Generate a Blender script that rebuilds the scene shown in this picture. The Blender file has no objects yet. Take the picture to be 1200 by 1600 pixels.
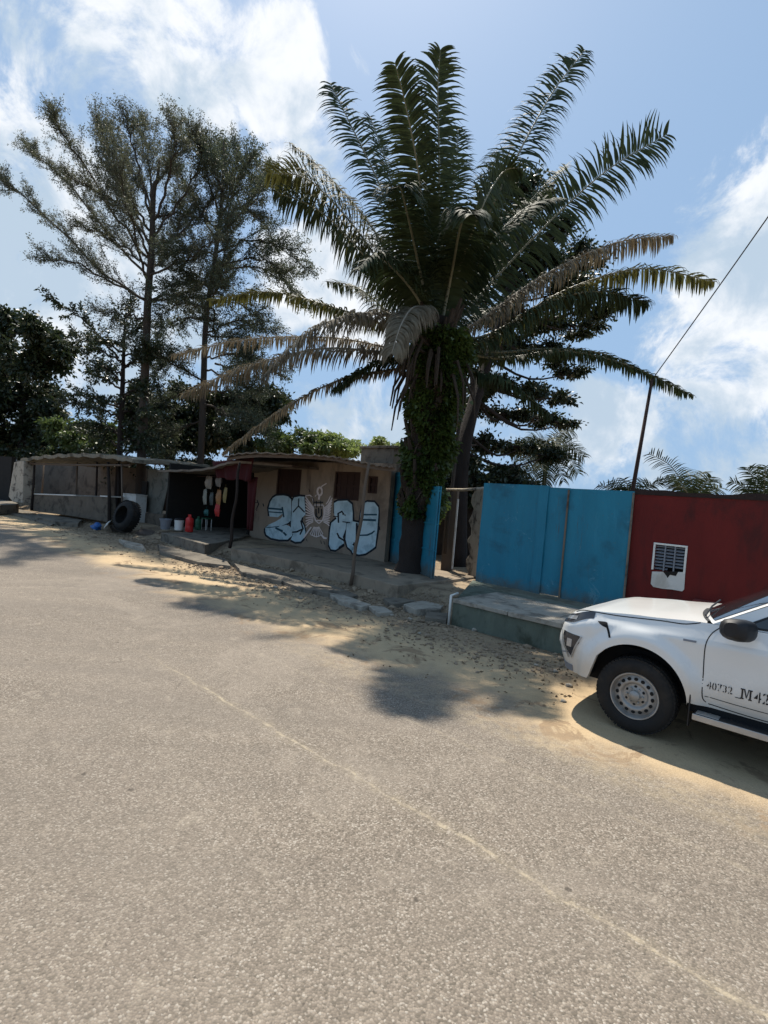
import bpy, bmesh, math, random
import numpy as np
from mathutils import Vector, Matrix
rnd = random.Random(7)
nr = np.random.default_rng(11)
C = bpy.context.scene.collection
sc = bpy.context.scene

# ------------------------------------------------------------------ camera
CAM_H = 2.0
FPX = 800.0                      # focal length in photo pixels (photo is 1200 wide)
ROLL = math.radians(4.8)
PITCH = -math.atan((800 - 782) * math.cos(ROLL) / FPX)
def ray(px, py):
    x = (px - 600) / FPX; z = (800 - py) / FPX
    c, s = math.cos(ROLL), math.sin(ROLL)
    xu = c * x - s * z; zu = s * x + c * z
    cp, sp = math.cos(PITCH), math.sin(PITCH)
    return Vector((xu, cp - sp * zu, sp + cp * zu))
CAMP = Vector((0, 0, CAM_H))
def G(px, py, z=0.0):            # point of the level z seen at a photo position
    d = ray(px, py); return CAMP + d * ((z - CAM_H) / d.z)
def AT(px, py, Y):               # point at distance Y
    d = ray(px, py); return CAMP + d * (Y / d.y)
def ONP(px, py, A, n):           # point on the upright plane through A with normal n
    d = ray(px, py); return CAMP + d * ((A - CAMP).dot(n) / d.dot(n))
cam = bpy.data.cameras.new('camera'); camo = bpy.data.objects.new('camera', cam); C.objects.link(camo)
cam.sensor_fit = 'HORIZONTAL'; cam.sensor_width = 36; cam.lens = 36 * FPX / 1200
cam.clip_start = 0.05; cam.clip_end = 3000
fwd = ray(600, 800).normalized(); right = (ray(601, 800) - ray(600, 800)).normalized(); up = right.cross(fwd)
M = Matrix((right, up, -fwd)).transposed().to_4x4(); M.translation = CAMP
camo.matrix_world = M
sc.camera = camo
sc.render.resolution_x = 768; sc.render.resolution_y = 1024
sc.view_settings.view_transform = 'Standard'; sc.view_settings.look = 'None'
sc.view_settings.exposure = 0.45; sc.view_settings.gamma = 1

# ------------------------------------------------------------------ sun + sky
SUN_EL = math.radians(60); SUN_AZ = math.radians(-8)      # azimuth from +Y towards +X
sd = Vector((math.sin(SUN_AZ) * math.cos(SUN_EL), math.cos(SUN_AZ) * math.cos(SUN_EL), math.sin(SUN_EL)))
sl = bpy.data.lights.new('sun', 'SUN'); sl.energy = 4.6; sl.angle = math.radians(0.9); sl.color = (1.0, 0.93, 0.82)
so = bpy.data.objects.new('sun', sl); C.objects.link(so)
so.rotation_euler = sd.to_track_quat('Z', 'Y').to_euler(); so.location = (0, 0, 40)

w = bpy.data.worlds.new('World'); sc.world = w; w.use_nodes = True
nt = w.node_tree; N = nt.nodes; Lk = nt.links; N.clear()
def wn(t, **k):
    n = N.new(t)
    for a, b in k.items(): setattr(n, a, b)
    return n
sky = wn('ShaderNodeTexSky', sky_type='NISHITA', sun_disc=False)
sky.sun_elevation = SUN_EL; sky.sun_rotation = SUN_AZ
sky.air_density = 1.0; sky.dust_density = 1.6; sky.ozone_density = 1.5
bg1 = wn('ShaderNodeBackground'); bg1.inputs[1].default_value = 0.088
Lk.new(sky.outputs[0], bg1.inputs[0])
tc = wn('ShaderNodeTexCoord')
def wmath(op, a, b=None, clamp=False):
    n = wn('ShaderNodeMath', operation=op); n.use_clamp = clamp
    for i, v in enumerate((a, b)):
        if v is None: continue
        if isinstance(v, (int, float)): n.inputs[i].default_value = v
        else: Lk.new(v, n.inputs[i])
    return n.outputs[0]
def wmap(v, a, b, c=0.0, d=1.0, smooth=True):
    n = wn('ShaderNodeMapRange'); n.interpolation_type = 'SMOOTHSTEP' if smooth else 'LINEAR'
    Lk.new(v, n.inputs[0])
    for i, x in enumerate((a, b, c, d)): n.inputs[i + 1].default_value = x
    return n.outputs[0]
CLOUDS = [(190, 30, 8, .8), (300, 100, 7, .9), (430, 115, 6, 1.0), (455, 70, 3.5, .9), (60, 60, 12, .5), (480, 190, 7, .7), (60, 250, 16, .62), (60, 420, 15, .75), (170, 480, 12, .95),
          (560, 470, 8, 1.05), (470, 450, 7, .9), (640, 640, 14, .62), (1200, 340, 6, .85), (1185, 440, 8, .9), (1165, 550, 9, .9), (960, 665, 6, .85), (1060, 700, 9, .7), (860, 690, 8, .65), (1280, 450, 16, .9), (-150, 300, 22, .9), (1330, 700, 12, .8)]
cover = None
for (px, py, r, s) in CLOUDS:
    dv = ray(px, py).normalized()
    dn = wn('ShaderNodeVectorMath', operation='DOT_PRODUCT'); dn.inputs[1].default_value = dv
    Lk.new(tc.outputs['Generated'], dn.inputs[0])
    m = wmap(dn.outputs['Value'], math.cos(math.radians(r * 1.25)), math.cos(math.radians(r * .25)), 0, s)
    cover = m if cover is None else wmath('MAXIMUM', cover, m)
def wnoise(scale, detail, rough, dist, off=(0, 0, 0)):
    mp = wn('ShaderNodeMapping'); mp.inputs['Location'].default_value = off; Lk.new(tc.outputs['Generated'], mp.inputs[0])
    n = wn('ShaderNodeTexNoise'); n.inputs['Scale'].default_value = scale; n.inputs['Detail'].default_value = detail
    n.inputs['Roughness'].default_value = rough; n.inputs['Distortion'].default_value = dist
    Lk.new(mp.outputs[0], n.inputs['Vector']); return n.outputs['Fac']
n1 = wnoise(6.5, 10, .66, .35)
n2 = wnoise(7, 8, .6, .35, (3, 1, 5))
dens = wmath('ADD', cover, wmath('MULTIPLY', wmath('SUBTRACT', n1, .5), 2.1))
mask = wmap(dens, .46, .82)
BRIGHT = [(300, 90, 9, .16), (450, 100, 8, .22), (490, 190, 6, .2), (190, 30, 7, .14), (560, 470, 9, .2), (1190, 330, 9, .16), (1150, 480, 12, .14), (1120, 590, 8, .12), (170, 470, 10, .08), (980, 660, 7, .06), (60, 160, 7, .08)]
br = None
for (px, py, r, s) in BRIGHT:
    dn = wn('ShaderNodeVectorMath', operation='DOT_PRODUCT'); dn.inputs[1].default_value = ray(px, py).normalized()
    Lk.new(tc.outputs['Generated'], dn.inputs[0]); m = wmap(dn.outputs['Value'], math.cos(math.radians(r * 1.3)), math.cos(math.radians(r * .2)), 0, s)
    br = m if br is None else wmath('MAXIMUM', br, m)
lit = wmap(wmath('ADD', n2, br), .50, .78)
ccol = wn('ShaderNodeMixRGB'); Lk.new(lit, ccol.inputs[0])
ccol.inputs[1].default_value = (.46, .57, .69, 1); ccol.inputs[2].default_value = (.86, .885, .92, 1)
bg2 = wn('ShaderNodeBackground'); bg2.inputs[1].default_value = .84; Lk.new(ccol.outputs[0], bg2.inputs[0])
mixw = wn('ShaderNodeMixShader'); Lk.new(mask, mixw.inputs[0]); Lk.new(bg1.outputs[0], mixw.inputs[1]); Lk.new(bg2.outputs[0], mixw.inputs[2])
# pale veil of thin cloud towards the horizon
veil = wn('ShaderNodeSeparateXYZ'); Lk.new(tc.outputs['Generated'], veil.inputs[0])
vf = wmap(veil.outputs[2], .0, .75, .9, .7)
bg3 = wn('ShaderNodeBackground'); bg3.inputs[0].default_value = (.34, .53, .79, 1); bg3.inputs[1].default_value = .74
mixv = wn('ShaderNodeMixShader'); Lk.new(vf, mixv.inputs[0]); Lk.new(bg1.outputs[0], mixv.inputs[1]); Lk.new(bg3.outputs[0], mixv.inputs[2])
Lk.new(mixv.outputs[0], mixw.inputs[1])
wo = wn('ShaderNodeOutputWorld'); Lk.new(mixw.outputs[0], wo.inputs[0])

# ------------------------------------------------------------------ materials
class NT:
    def __init__(s, name):
        s.m = bpy.data.materials.new(name); s.m.use_nodes = True; s.t = s.m.node_tree; s.t.nodes.clear()
        s.out = s.n('ShaderNodeOutputMaterial'); s.p = s.n('ShaderNodeBsdfPrincipled'); s.l(s.p.outputs[0], s.out.inputs[0])
        s.tc = s.n('ShaderNodeTexCoord'); s.geo = s.n('ShaderNodeNewGeometry')
    def n(s, t, **k):
        x = s.t.nodes.new(t)
        for a, b in k.items(): setattr(x, a, b)
        return x
    def l(s, a, b): s.t.links.new(a, b)
    def inp(s, sock, v):
        if isinstance(v, (int, float)): sock.default_value = v
        elif isinstance(v, tuple): sock.default_value = v if len(v) == 4 or sock.type == 'VECTOR' else (*v, 1)
        else: s.l(v, sock)
    def pos(s, sc_=(1, 1, 1), rot=(0, 0, 0), obj=False):
        mp = s.n('ShaderNodeMapping'); mp.inputs['Scale'].default_value = sc_; mp.inputs['Rotation'].default_value = rot
        s.l(s.tc.outputs['Object'] if obj else s.geo.outputs['Position'], mp.inputs[0]); return mp.outputs[0]
    def noise(s, scale, detail=5, rough=.55, dist=0, vec=None, out='Fac'):
        x = s.n('ShaderNodeTexNoise'); x.inputs['Scale'].default_value = scale; x.inputs['Detail'].default_value = detail
        x.inputs['Roughness'].default_value = rough; x.inputs['Distortion'].default_value = dist
        s.l(vec if vec is not None else s.geo.outputs['Position'], x.inputs['Vector']); return x.outputs[out]
    def vor(s, scale, vec=None, feature='F1', out='Distance', rand=1.0):
        x = s.n('ShaderNodeTexVoronoi'); x.feature = feature; x.inputs['Scale'].default_value = scale; x.inputs['Randomness'].default_value = rand
        s.l(vec if vec is not None else s.geo.outputs['Position'], x.inputs['Vector']); return x.outputs[out]
    def map(s, v, a, b, c=0.0, d=1.0, smooth=True):
        x = s.n('ShaderNodeMapRange'); x.interpolation_type = 'SMOOTHSTEP' if smooth else 'LINEAR'
        s.l(v, x.inputs[0])
        for i, q in enumerate((a, b, c, d)): x.inputs[i + 1].default_value = q
        return x.outputs[0]
    def math(s, op, a, b=None):
        x = s.n('ShaderNodeMath', operation=op)
        s.inp(x.inputs[0], a)
        if b is not None: s.inp(x.inputs[1], b)
        return x.outputs[0]
    def mix(s, f, a, b, mode='MIX'):
        x = s.n('ShaderNodeMixRGB', blend_type=mode); s.inp(x.inputs[0], f); s.inp(x.inputs[1], a); s.inp(x.inputs[2], b); return x.outputs[0]
    def bump(s, h, strength=.5, dist=.01, prev=None):
        x = s.n('ShaderNodeBump'); x.inputs['Strength'].default_value = strength; x.inputs['Distance'].default_value = dist
        s.l(h, x.inputs['Height'])
        if prev is not None: s.l(prev, x.inputs['Normal'])
        s.l(x.outputs[0], s.p.inputs['Normal']); return x.outputs[0]
    def fin(s, col, rough=.8, spec=.4, metal=0.0):
        s.inp(s.p.inputs['Base Color'], col); s.inp(s.p.inputs['Roughness'], rough)
        s.p.inputs['Specular IOR Level'].default_value = spec; s.p.inputs['Metallic'].default_value = metal
        return s.m
def simple(name, col, rough=.75, var=.25, scale=6, bump=.3, bdist=.004, spec=.35, metal=0.0, dark=None, dscale=1.5, damt=.6, stretch=(1, 1, 1)):
    """base colour with small and large variation, optional stain colour of its own shape"""
    t = NT(name); v = t.pos(stretch)
    f = t.noise(scale, 6, .6, .2, v)
    c = t.mix(f, tuple(max(0, x * (1 - var)) for x in col), tuple(min(1, x * (1 + var)) for x in col))
    if dark is not None:
        k = t.map(t.noise(dscale, 7, .65, .5, v), .48, .66, 0, damt)
        c = t.mix(k, c, dark)
    h = t.noise(scale * 8, 4, .6, 0, v); t.bump(h, bump, bdist)
    return t.fin(c, rough, spec, metal)
def leafmat(name, col, col2, rough=.45, trans=.25, scale=1.2, spec=.5):
    t = NT(name)
    wn_ = t.n('ShaderNodeTexWhiteNoise', noise_dimensions='3D')
    v = t.vor(9, out='Color'); t.l(v, wn_.inputs['Vector'])
    f = t.map(t.noise(scale, 3, .6, 0), .35, .65)
    c = t.mix(f, col, col2)
    c = t.mix(t.math('MULTIPLY', wn_.outputs['Value'], .55), c, tuple(x * 1.7 for x in col2))
    t.fin(c, rough, spec)
    tr = t.n('ShaderNodeBsdfTranslucent'); t.l(t.mix(.5, c, tuple(min(1, x * 2.2) for x in col2)), tr.inputs[0])
    mx = t.n('ShaderNodeMixShader'); mx.inputs[0].default_value = trans
    t.l(t.p.outputs[0], mx.inputs[1]); t.l(tr.outputs[0], mx.inputs[2]); t.l(mx.outputs[0], t.out.inputs[0])
    return t.m

U = Vector((math.cos(math.radians(41)), -math.sin(math.radians(41)), 0))   # along the street towards the camera side
V = Vector((-U.y, U.x, 0))                                                 # across the street, away
Z = Vector((0, 0, 1))
def SV(p): return p.dot(U), p.dot(V)
def UVP(u, v, z=0): return U * u + V * v + Z * z

def street_coord(t):
    # object-independent street coordinates (u, v) from world position
    r = t.n('ShaderNodeVectorRotate', rotation_type='Z_AXIS'); r.inputs['Angle'].default_value = math.radians(41)
    t.l(t.geo.outputs['Position'], r.inputs['Vector'])
    sep = t.n('ShaderNodeSeparateXYZ'); t.l(r.outputs[0], sep.inputs[0])
    return r.outputs[0], sep.outputs[0], sep.outputs[1]

def asphalt():
    t = NT('dusty_asphalt'); vec, su, sv = street_coord(t)
    st = t.vor(95, out='Color'); sepc = t.n('ShaderNodeSeparateColor'); t.l(st, sepc.inputs[0])
    r1 = sepc.outputs[0]; r2 = sepc.outputs[1]
    d1 = t.vor(95)
    cr = t.n('ShaderNodeValToRGB'); t.l(r1, cr.inputs[0])
    e = cr.color_ramp; e.elements[0].color = (.075, .062, .045, 1); e.elements[1].color = (.46, .41, .345, 1)
    for p_, cc in ((.25, (.160, .128, .100, 1)), (.6, (.232, .188, .148, 1)), (.85, (.32, .266, .212, 1))):
        q = e.elements.new(p_); q.color = cc
    gap = t.map(d1, .45, .75, 0, .55)
    c = t.mix(gap, cr.outputs[0], (.085, .07, .052))
    # dust film in broad drifts along the traffic direction
    big = t.noise(.55, 6, .62, .4, t.pos((.55, 1, 1), (0, 0, math.radians(41))))
    c = t.mix(t.map(big, .35, .7, .05, .45), c, (.25, .21, .17))
    c = t.mix(t.map(t.noise(2.1, 5, .6, .3), .56, .72, 0, .3), c, (.115, .10, .082))
    fine = t.noise(22, 4, .7)
    c = t.mix(.22, c, t.mix(fine, (.11, .092, .07), (.32, .28, .22)))
    # tyre-polished lanes, darker oily middle, old repair patches
    lane = t.noise(.9, 4, .6, 0, t.pos((.12, 1.0, 1), (0, 0, math.radians(41))))
    c = t.mix(t.map(lane, .4, .62, 0, .30), c, (.13, .112, .095))
    c = t.mix(t.map(t.noise(.33, 5, .7, .8, t.pos((1, 1, 1))), .52, .58, 0, .22), c, (.32, .27, .215))
    pit = t.map(t.math('ADD', t.vor(31), t.math('MULTIPLY', t.noise(6, 4, .7), .5)), .30, .42, .6, 0)
    c = t.mix(pit, c, (.07, .058, .047))
    ck = t.vor(1.1, t.pos((1, 1, 1)), feature='DISTANCE_TO_EDGE'); ckn = t.math('ADD', ck, t.math('MULTIPLY', t.math('SUBTRACT', t.noise(6, 6, .7), .5), .10))
    c = t.mix(t.math('MULTIPLY', t.map(t.math('ABSOLUTE', ckn), 0, .006, .55, 0), t.map(t.noise(.5, 3), .55, .62)), c, (.06, .05, .04))
    c = t.mix(t.map(t.noise(11, 5, .75), .52, .72, 0, .42), c, (.115, .095, .075))
    c = t.mix(t.map(t.noise(4.3, 5, .7, .5, t.pos((1.3, 1, 1))), .56, .70, 0, .35), c, (.37, .315, .245))
    # sandy seams along the street
    wob = t.math('MULTIPLY', t.math('SUBTRACT', t.noise(2.4, 5, .65), .5), .16)
    def seam(v0, wdt, amt, thr):
        dd = t.math('ABSOLUTE', t.math('SUBTRACT', t.math('ADD', sv, wob), v0))
        m = t.map(dd, wdt * .3, wdt, 1, 0)
        m = t.math('MULTIPLY', m, t.map(t.noise(9, 4, .7), thr, thr + .2, .25, 1))
        return t.math('MULTIPLY', t.math('MULTIPLY', m, amt), t.map(su, -6.5, -4.0, 0, 1))
    c = t.mix(seam(2.72, .020, .75, .45), c, (.42, .35, .25))
    c = t.mix(seam(2.72, .10, .16, .42), c, (.36, .30, .20))
    c = t.mix(seam(3.78, .03, .3, .45), c, (.38, .32, .23))
    c = t.mix(seam(4.35, .30, .35, .4), c, (.36, .29, .19))
    # small oil and damp spots
    sp = t.vor(2.3, t.pos((1, 1, 1)), out='Distance'); spc = t.n('ShaderNodeSeparateColor'); t.l(t.vor(2.3, out='Color'), spc.inputs[0])
    spm = t.math('MULTIPLY', t.map(t.math('ADD', sp, t.math('MULTIPLY', t.noise(30, 3), .06)), .055, .085, 1, 0), t.map(spc.outputs[0], .50, .54, 0, .7))
    c = t.mix(spm, c, (.055, .045, .036))
    # sand drifted over the kerbless edge
    ed = t.math('ADD', sv, t.math('MULTIPLY', t.math('SUBTRACT', t.noise(.7, 6, .62, .6), .5), 2.0))
    ed = t.math('ADD', ed, t.math('MULTIPLY', t.math('SUBTRACT', t.noise(9, 5, .7), .5), .5))
    sand = t.mix(t.noise(3.2, 6, .65), (.42, .30, .17), (.58, .44, .27))
    sand = t.mix(t.map(t.vor(60, out='Distance'), .1, .5, .25, 0), sand, (.2, .15, .1))
    c = t.mix(t.map(ed, 4.3, 5.4), c, sand)
    # broken edge: bare patches of old dark base and orange earth
    pt = t.noise(1.7, 7, .7, .8)
    c = t.mix(t.math('MULTIPLY', t.map(pt, .54, .60, 0, .75), t.map(sv, 3.9, 4.9)), c, t.mix(t.noise(14, 5, .7), (.13, .10, .07), (.36, .23, .125)))
    far = t.math('ADD', ed, 0.0)
    c = t.mix(t.map(far, 5.7, 6.6, 0, .75), c, (.235, .18, .12))
    h = t.math('ADD', t.math('MULTIPLY', d1, -1.0), t.math('MULTIPLY', t.noise(5, 5, .6), .6))
    t.bump(h, .55, .006)
    return t.fin(c, .86, .25)
def dirt(name='packed_dirt'):
    t = NT(name); vec, su, sv = street_coord(t)
    f = t.noise(1.3, 8, .65, .5)
    c = t.mix(t.map(f, .35, .65), (.155, .115, .078), (.36, .275, .18))
    c = t.mix(t.map(t.noise(7, 6, .7), .5, .7, 0, .55), c, (.36, .28, .19))
    c = t.mix(t.map(t.noise(3.1, 6, .7, 1.0), .56, .66, 0, .6), c, (.075, .055, .04))
    peb = t.vor(38); pc = t.n('ShaderNodeSeparateColor'); t.l(t.vor(38, out='Color'), pc.inputs[0])
    c = t.mix(t.math('MULTIPLY', t.map(peb, .25, .4, 1, 0), t.map(pc.outputs[0], .6, .62, 0, .7)), c, (.36, .31, .25))
    t.bump(t.math('ADD', t.noise(12, 8, .7), t.math('MULTIPLY', peb, -.4)), .8, .03)
    return t.fin(c, .95, .15)

M_ASPH = asphalt(); M_DIRT = dirt()
M_CONC = simple('weathered_concrete', (.18, .155, .12), .9, .35, 5, .8, .012, dark=(.05, .04, .03), dscale=2.6, damt=.85)
M_CONCG = simple('mossy_green_concrete', (.13, .15, .115), .9, .35, 5, .6, .008, dark=(.05, .055, .035), dscale=2.4, damt=.8, stretch=(1, 1, .6))
M_SLAB = simple('pale_slab', (.36, .32, .26), .9, .3, 9, .5, .006, dark=(.10, .085, .065), dscale=3, damt=.75)
M_PLASTER = simple('dirty_plaster', (.29, .225, .165), .93, .2, 3, .6, .008, dark=(.11, .08, .058), dscale=1.4, damt=.65, stretch=(1, 1, .5))
M_SHEL = simple('brown_dirty_cement', (.13, .105, .078), .92, .35, 5, .8, .012, dark=(.045, .035, .026), dscale=2.6, damt=.8)
M_LEDGE = simple('cement_ledge', (.27, .215, .155), .93, .25, 4, .5, .006, dark=(.09, .07, .05), dscale=1.8, damt=.7)
M_WORN = simple('flaking_limewash', (.42, .36, .28), .93, .25, 6, .8, .01, dark=(.07, .055, .045), dscale=3.4, damt=.95)
M_BLUE = None
def blue_paint():
    t = NT('faded_blue_sheet_paint')
    v = t.pos((1, 1, .12))
    c = t.mix(t.noise(3.5, 6, .6, .2, v), (.006, .135, .21), (.014, .22, .32))
    c = t.mix(t.map(t.noise(8, 6, .7, .2, t.pos((1, 1, .16))), .56, .72, 0, .5), c, (.03, .22, .32))
    c = t.mix(t.map(t.noise(1.4, 5, .6, .4), .52, .72, 0, .55), c, (.006, .05, .08))
    c = t.mix(t.map(t.noise(26, 5, .7), .63, .70, 0, .6), c, (.13, .10, .075))
    sp = t.n('ShaderNodeSeparateXYZ'); t.l(t.geo.outputs['Position'], sp.inputs[0])
    g_ = t.math('ADD', sp.outputs[2], t.math('MULTIPLY', t.noise(5, 6, .7, .5), -.55))
    c = t.mix(t.map(g_, .12, .48, .75, 0), c, (.10, .085, .06))            # splashed earth along the foot
    run = t.math('MULTIPLY', t.map(t.noise(9, 5, .7, .1, t.pos((1, 1, .05))), .60, .68), t.map(t.noise(1.1, 3), .45, .6))
    c = t.mix(t.math('MULTIPLY', run, .6), c, (.085, .045, .022))            # rust runs
    c = t.mix(t.map(t.noise(2.6, 7, .75, .9), .60, .66, 0, .5), c, (.10, .27, .34))
    t.bump(t.noise(3, 4, .6, 0, t.pos((1, 1, .3))), .6, .05)
    return t.fin(c, .55, .4)
M_BLUE = blue_paint()
M_RED = simple('oxide_red_paint', (.125, .011, .008), .82, .3, 2.5, .4, .008, dark=(.045, .010, .008), dscale=1.6, damt=.75, stretch=(1, 1, .45))
M_REDCLOTH = simple('red_cloth', (.045, .004, .005), .9, .3, 5, .3)
M_RUST = simple('rusty_corrugated_sheet', (.17, .135, .10), .85, .35, 3, .5, .006, dark=(.07, .035, .02), dscale=2, damt=.8)
M_THATCH = simple('weathered_board_roof', (.24, .205, .15), .95, .4, 9, .8, .02, dark=(.06, .05, .035), dscale=3, damt=.8)
M_WOOD = simple('grey_dry_wood', (.13, .095, .068), .9, .35, 9, .6, .008, stretch=(1, 1, .15))
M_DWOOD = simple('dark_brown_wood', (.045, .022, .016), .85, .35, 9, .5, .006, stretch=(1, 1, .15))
M_BLACKISH = simple('near_black', (.018, .015, .012), .95, .4, 5, .3)  # near-black colour for shop sides, far wall, a board and openings
M_BARK = simple('bark', (.075, .058, .045), .95, .4, 7, 1.0, .03, stretch=(1, 1, .3))
M_DBARK = simple('dark_bark', (.030, .022, .018), .95, .4, 7, 1.0, .03, stretch=(1, 1, .4))
M_PBARK = simple('palm_stubs', (.055, .04, .028), .95, .5, 9, 1.0, .03)
M_WHITEP = simple('white_enamel', (.62, .60, .55), .6, .12, 4, .2, dark=(.3, .25, .18), dscale=2.5, damt=.5)
M_PLWHITE = simple('white_plastic', (.70, .68, .62), .5, .1, 4, .1)
M_PLRED = simple('red_plastic', (.50, .02, .018), .4, .15, 4, .1)
M_PLGREEN = simple('green_plastic', (.02, .10, .05), .45, .2, 4, .1)
M_PLBLUE = simple('blue_plastic_bag', (.02, .10, .30), .45, .35, 9, .6, .02)
M_PLGREY = simple('grey_plastic', (.20, .21, .23), .5, .2, 4, .1)
M_PLBLACK = simple('black_plastic', (.018, .018, .019), .5, .2, 14, .2, .001)
M_RUBBER = simple('tyre_rubber', (.016, .015, .014), .85, .3, 10, .3, dark=(.05, .04, .03), dscale=3, damt=.5)
M_STEEL = simple('grey_steel_wheel', (.36, .35, .33), .5, .12, 5, .1, metal=.5, dark=(.18, .14, .10), dscale=5, damt=.4)
M_ALU = simple('scuffed_aluminium', (.45, .44, .42), .45, .15, 12, .1, metal=.8)
M_PAINTB = simple('pale_blue_spray_paint', (.50, .64, .68), .85, .2, 4, .3, dark=(.24, .36, .40), dscale=2.5, damt=.7)
M_PAINTK = simple('black_spray_paint', (.012, .016, .022), .8, .3, 5, .2)
M_PAINTW = simple('pinkish_white_spray_paint', (.72, .62, .57), .85, .15, 9, .3)
M_PAINTT = simple('dark_teal_spray_paint', (.02, .07, .10), .8, .3, 5, .2)

def truck_paint():
    t = NT('white_car_paint')
    sep = t.n('ShaderNodeSeparateXYZ'); t.l(t.tc.outputs['Object'], sep.inputs[0])
    c = t.mix(t.noise(1.2, 4, .6), (.76, .745, .70), (.80, .785, .745))
    dust = t.math('ADD', t.map(sep.outputs[2], .35, .95, .55, 0), t.math('MULTIPLY', t.math('SUBTRACT', t.noise(3, 7, .7, .3), .5), .5))
    c = t.mix(t.map(dust, .03, .6, 0, .75), c, (.55, .475, .375))
    t.l(t.map(dust, 0, .5, .22, .55), t.p.inputs['Roughness'])
    t.inp(t.p.inputs['Base Color'], c); t.p.inputs['Coat Weight'].default_value = .5; t.p.inputs['Coat Roughness'].default_value = .08
    return t.m
M_CAR = truck_paint()
def glassm():
    t = NT('tinted_car_glass'); t.fin((.015, .018, .02), .06, .6); t.p.inputs['Coat Weight'].default_value = .6; t.p.inputs['Coat Roughness'].default_value = .02
    return t.m
M_GLASS = glassm()
M_LENS = simple('dark_lamp_lens', (.03, .03, .034), .12, .2, 9, 0, spec=.8)
M_LENSW = simple('clear_lamp_lens', (.45, .46, .47), .15, .3, 25, 0, spec=.8, metal=.6)
M_GAP = simple('panel_gap_black', (.01, .01, .01), .9, .1, 4, 0)

# ------------------------------------------------------------------ mesh builder
class MB:
    def __init__(s): s.v = []; s.f = []
    def add(s, vs, fs):
        o = len(s.v); s.v += [tuple(x) for x in vs]; s.f += [tuple(i + o for i in f) for f in fs]
    def box(s, o, a, b, c):      # corner and three edge vectors
        o, a, b, c = map(Vector, (o, a, b, c))
        vs = [o, o + a, o + a + b, o + b, o + c, o + a + c, o + a + b + c, o + b + c]
        s.add(vs, [(0, 3, 2, 1), (4, 5, 6, 7), (0, 1, 5, 4), (1, 2, 6, 5), (2, 3, 7, 6), (3, 0, 4, 7)])
    def cbox(s, c, size, rz=0.0, tilt=None):
        m = Matrix.Rotation(rz, 3, 'Z')
        if tilt is not None: m = m @ tilt
        a, b, d = (m @ Vector((size[0], 0, 0)), m @ Vector((0, size[1], 0)), m @ Vector((0, 0, size[2])))
        s.box(Vector(c) - (a + b + d) / 2, a, b, d)
    def tube(s, pts, rad, n=8, cap=True):
        pts = [Vector(p) for p in pts]
        if isinstance(rad, (int, float)): rad = [rad] * len(pts)
        rings = []; prev = None
        for i, p in enumerate(pts):
            t = (pts[min(i + 1, len(pts) - 1)] - pts[max(i - 1, 0)])
            if t.length < 1e-9: t = Vector((0, 0, 1))
            t.normalize()
            a = prev if prev is not None else (Vector((0, 0, 1)) if abs(t.z) < .9 else Vector((1, 0, 0)))
            b = t.cross(a); 
            if b.length < 1e-6: b = t.cross(Vector((1, 0, 0)))
            b.normalize(); a = b.cross(t).normalized(); prev = a
            rings.append([p + (a * math.cos(2 * math.pi * k / n) + b * math.sin(2 * math.pi * k / n)) * rad[i] for k in range(n)])
        vs = [q for r in rings for q in r]; fs = []
        for i in range(len(rings) - 1):
            for k in range(n):
                fs.append((i * n + k, i * n + (k + 1) % n, (i + 1) * n + (k + 1) % n, (i + 1) * n + k))
        if cap: fs.append(tuple(range(n - 1, -1, -1))); fs.append(tuple((len(rings) - 1) * n + k for k in range(n)))
        s.add(vs, fs)
    def prism(s, pts, d):        # polygon extruded by vector d
        pts = [Vector(p) for p in pts]; n = len(pts); d = Vector(d)
        vs = pts + [p + d for p in pts]
        fs = [tuple(range(n)), tuple(range(2 * n - 1, n - 1, -1))] + [(i, i + n, (i + 1) % n + n, (i + 1) % n) for i in range(n)]
        s.add(vs, fs)
    def poly(s, pts): s.add(pts, [tuple(range(len(pts)))])
    def grid(s, rows, closed=False):
        n = len(rows[0]); vs = [p for r in rows for p in r]; fs = []
        for i in range(len(rows) - 1):
            for k in range(n if closed else n - 1):
                fs.append((i * n + k, i * n + (k + 1) % n, (i + 1) * n + (k + 1) % n, (i + 1) * n + k))
        s.add(vs, fs)
    def lathe(s, prof, c, ax=(0, 0, 1), n=24, cap=False):
        ax = Vector(ax).normalized(); a = ax.orthogonal().normalized(); b = ax.cross(a)
        c = Vector(c); rows = []
        for (r, h) in prof:
            rows.append([c + ax * h + (a * math.cos(2 * math.pi * k / n) + b * math.sin(2 * math.pi * k / n)) * r for k in range(n)])
        s.grid(rows, True)
        if cap:
            o = len(s.v) - n * len(rows)
            s.f.append(tuple(o + k for k in range(n))[::-1]); s.f.append(tuple(o + n * (len(rows) - 1) + k for k in range(n)))
    def build(s, name, mat, parent=None, smooth=False, bev=0, fixn=True, angle=None):
        me = bpy.data.meshes.new(name); me.from_pydata(s.v, [], s.f); me.update()
        if fixn and len(s.f) < 60000:
            bm = bmesh.new(); bm.from_mesh(me); bmesh.ops.recalc_face_normals(bm, faces=bm.faces); bm.to_mesh(me); bm.free()
        o = bpy.data.objects.new(name, me); C.objects.link(o)
        if mat: me.materials.append(mat)
        if smooth:
            me.polygons.foreach_set('use_smooth', [True] * len(me.polygons))
            if angle: me.set_sharp_from_angle(angle=math.radians(angle))
        if bev:
            b = o.modifiers.new('bevel', 'BEVEL'); b.width = bev; b.segments = 2; b.limit_method = 'ANGLE'; b.harden_normals = False
        if parent:
            o.parent = parent; o.matrix_parent_inverse = Matrix.Translation(-parent.location) if parent.type == 'EMPTY' and parent.rotation_euler.z == 0 and parent.get('worldparts') else Matrix()
        return o
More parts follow.
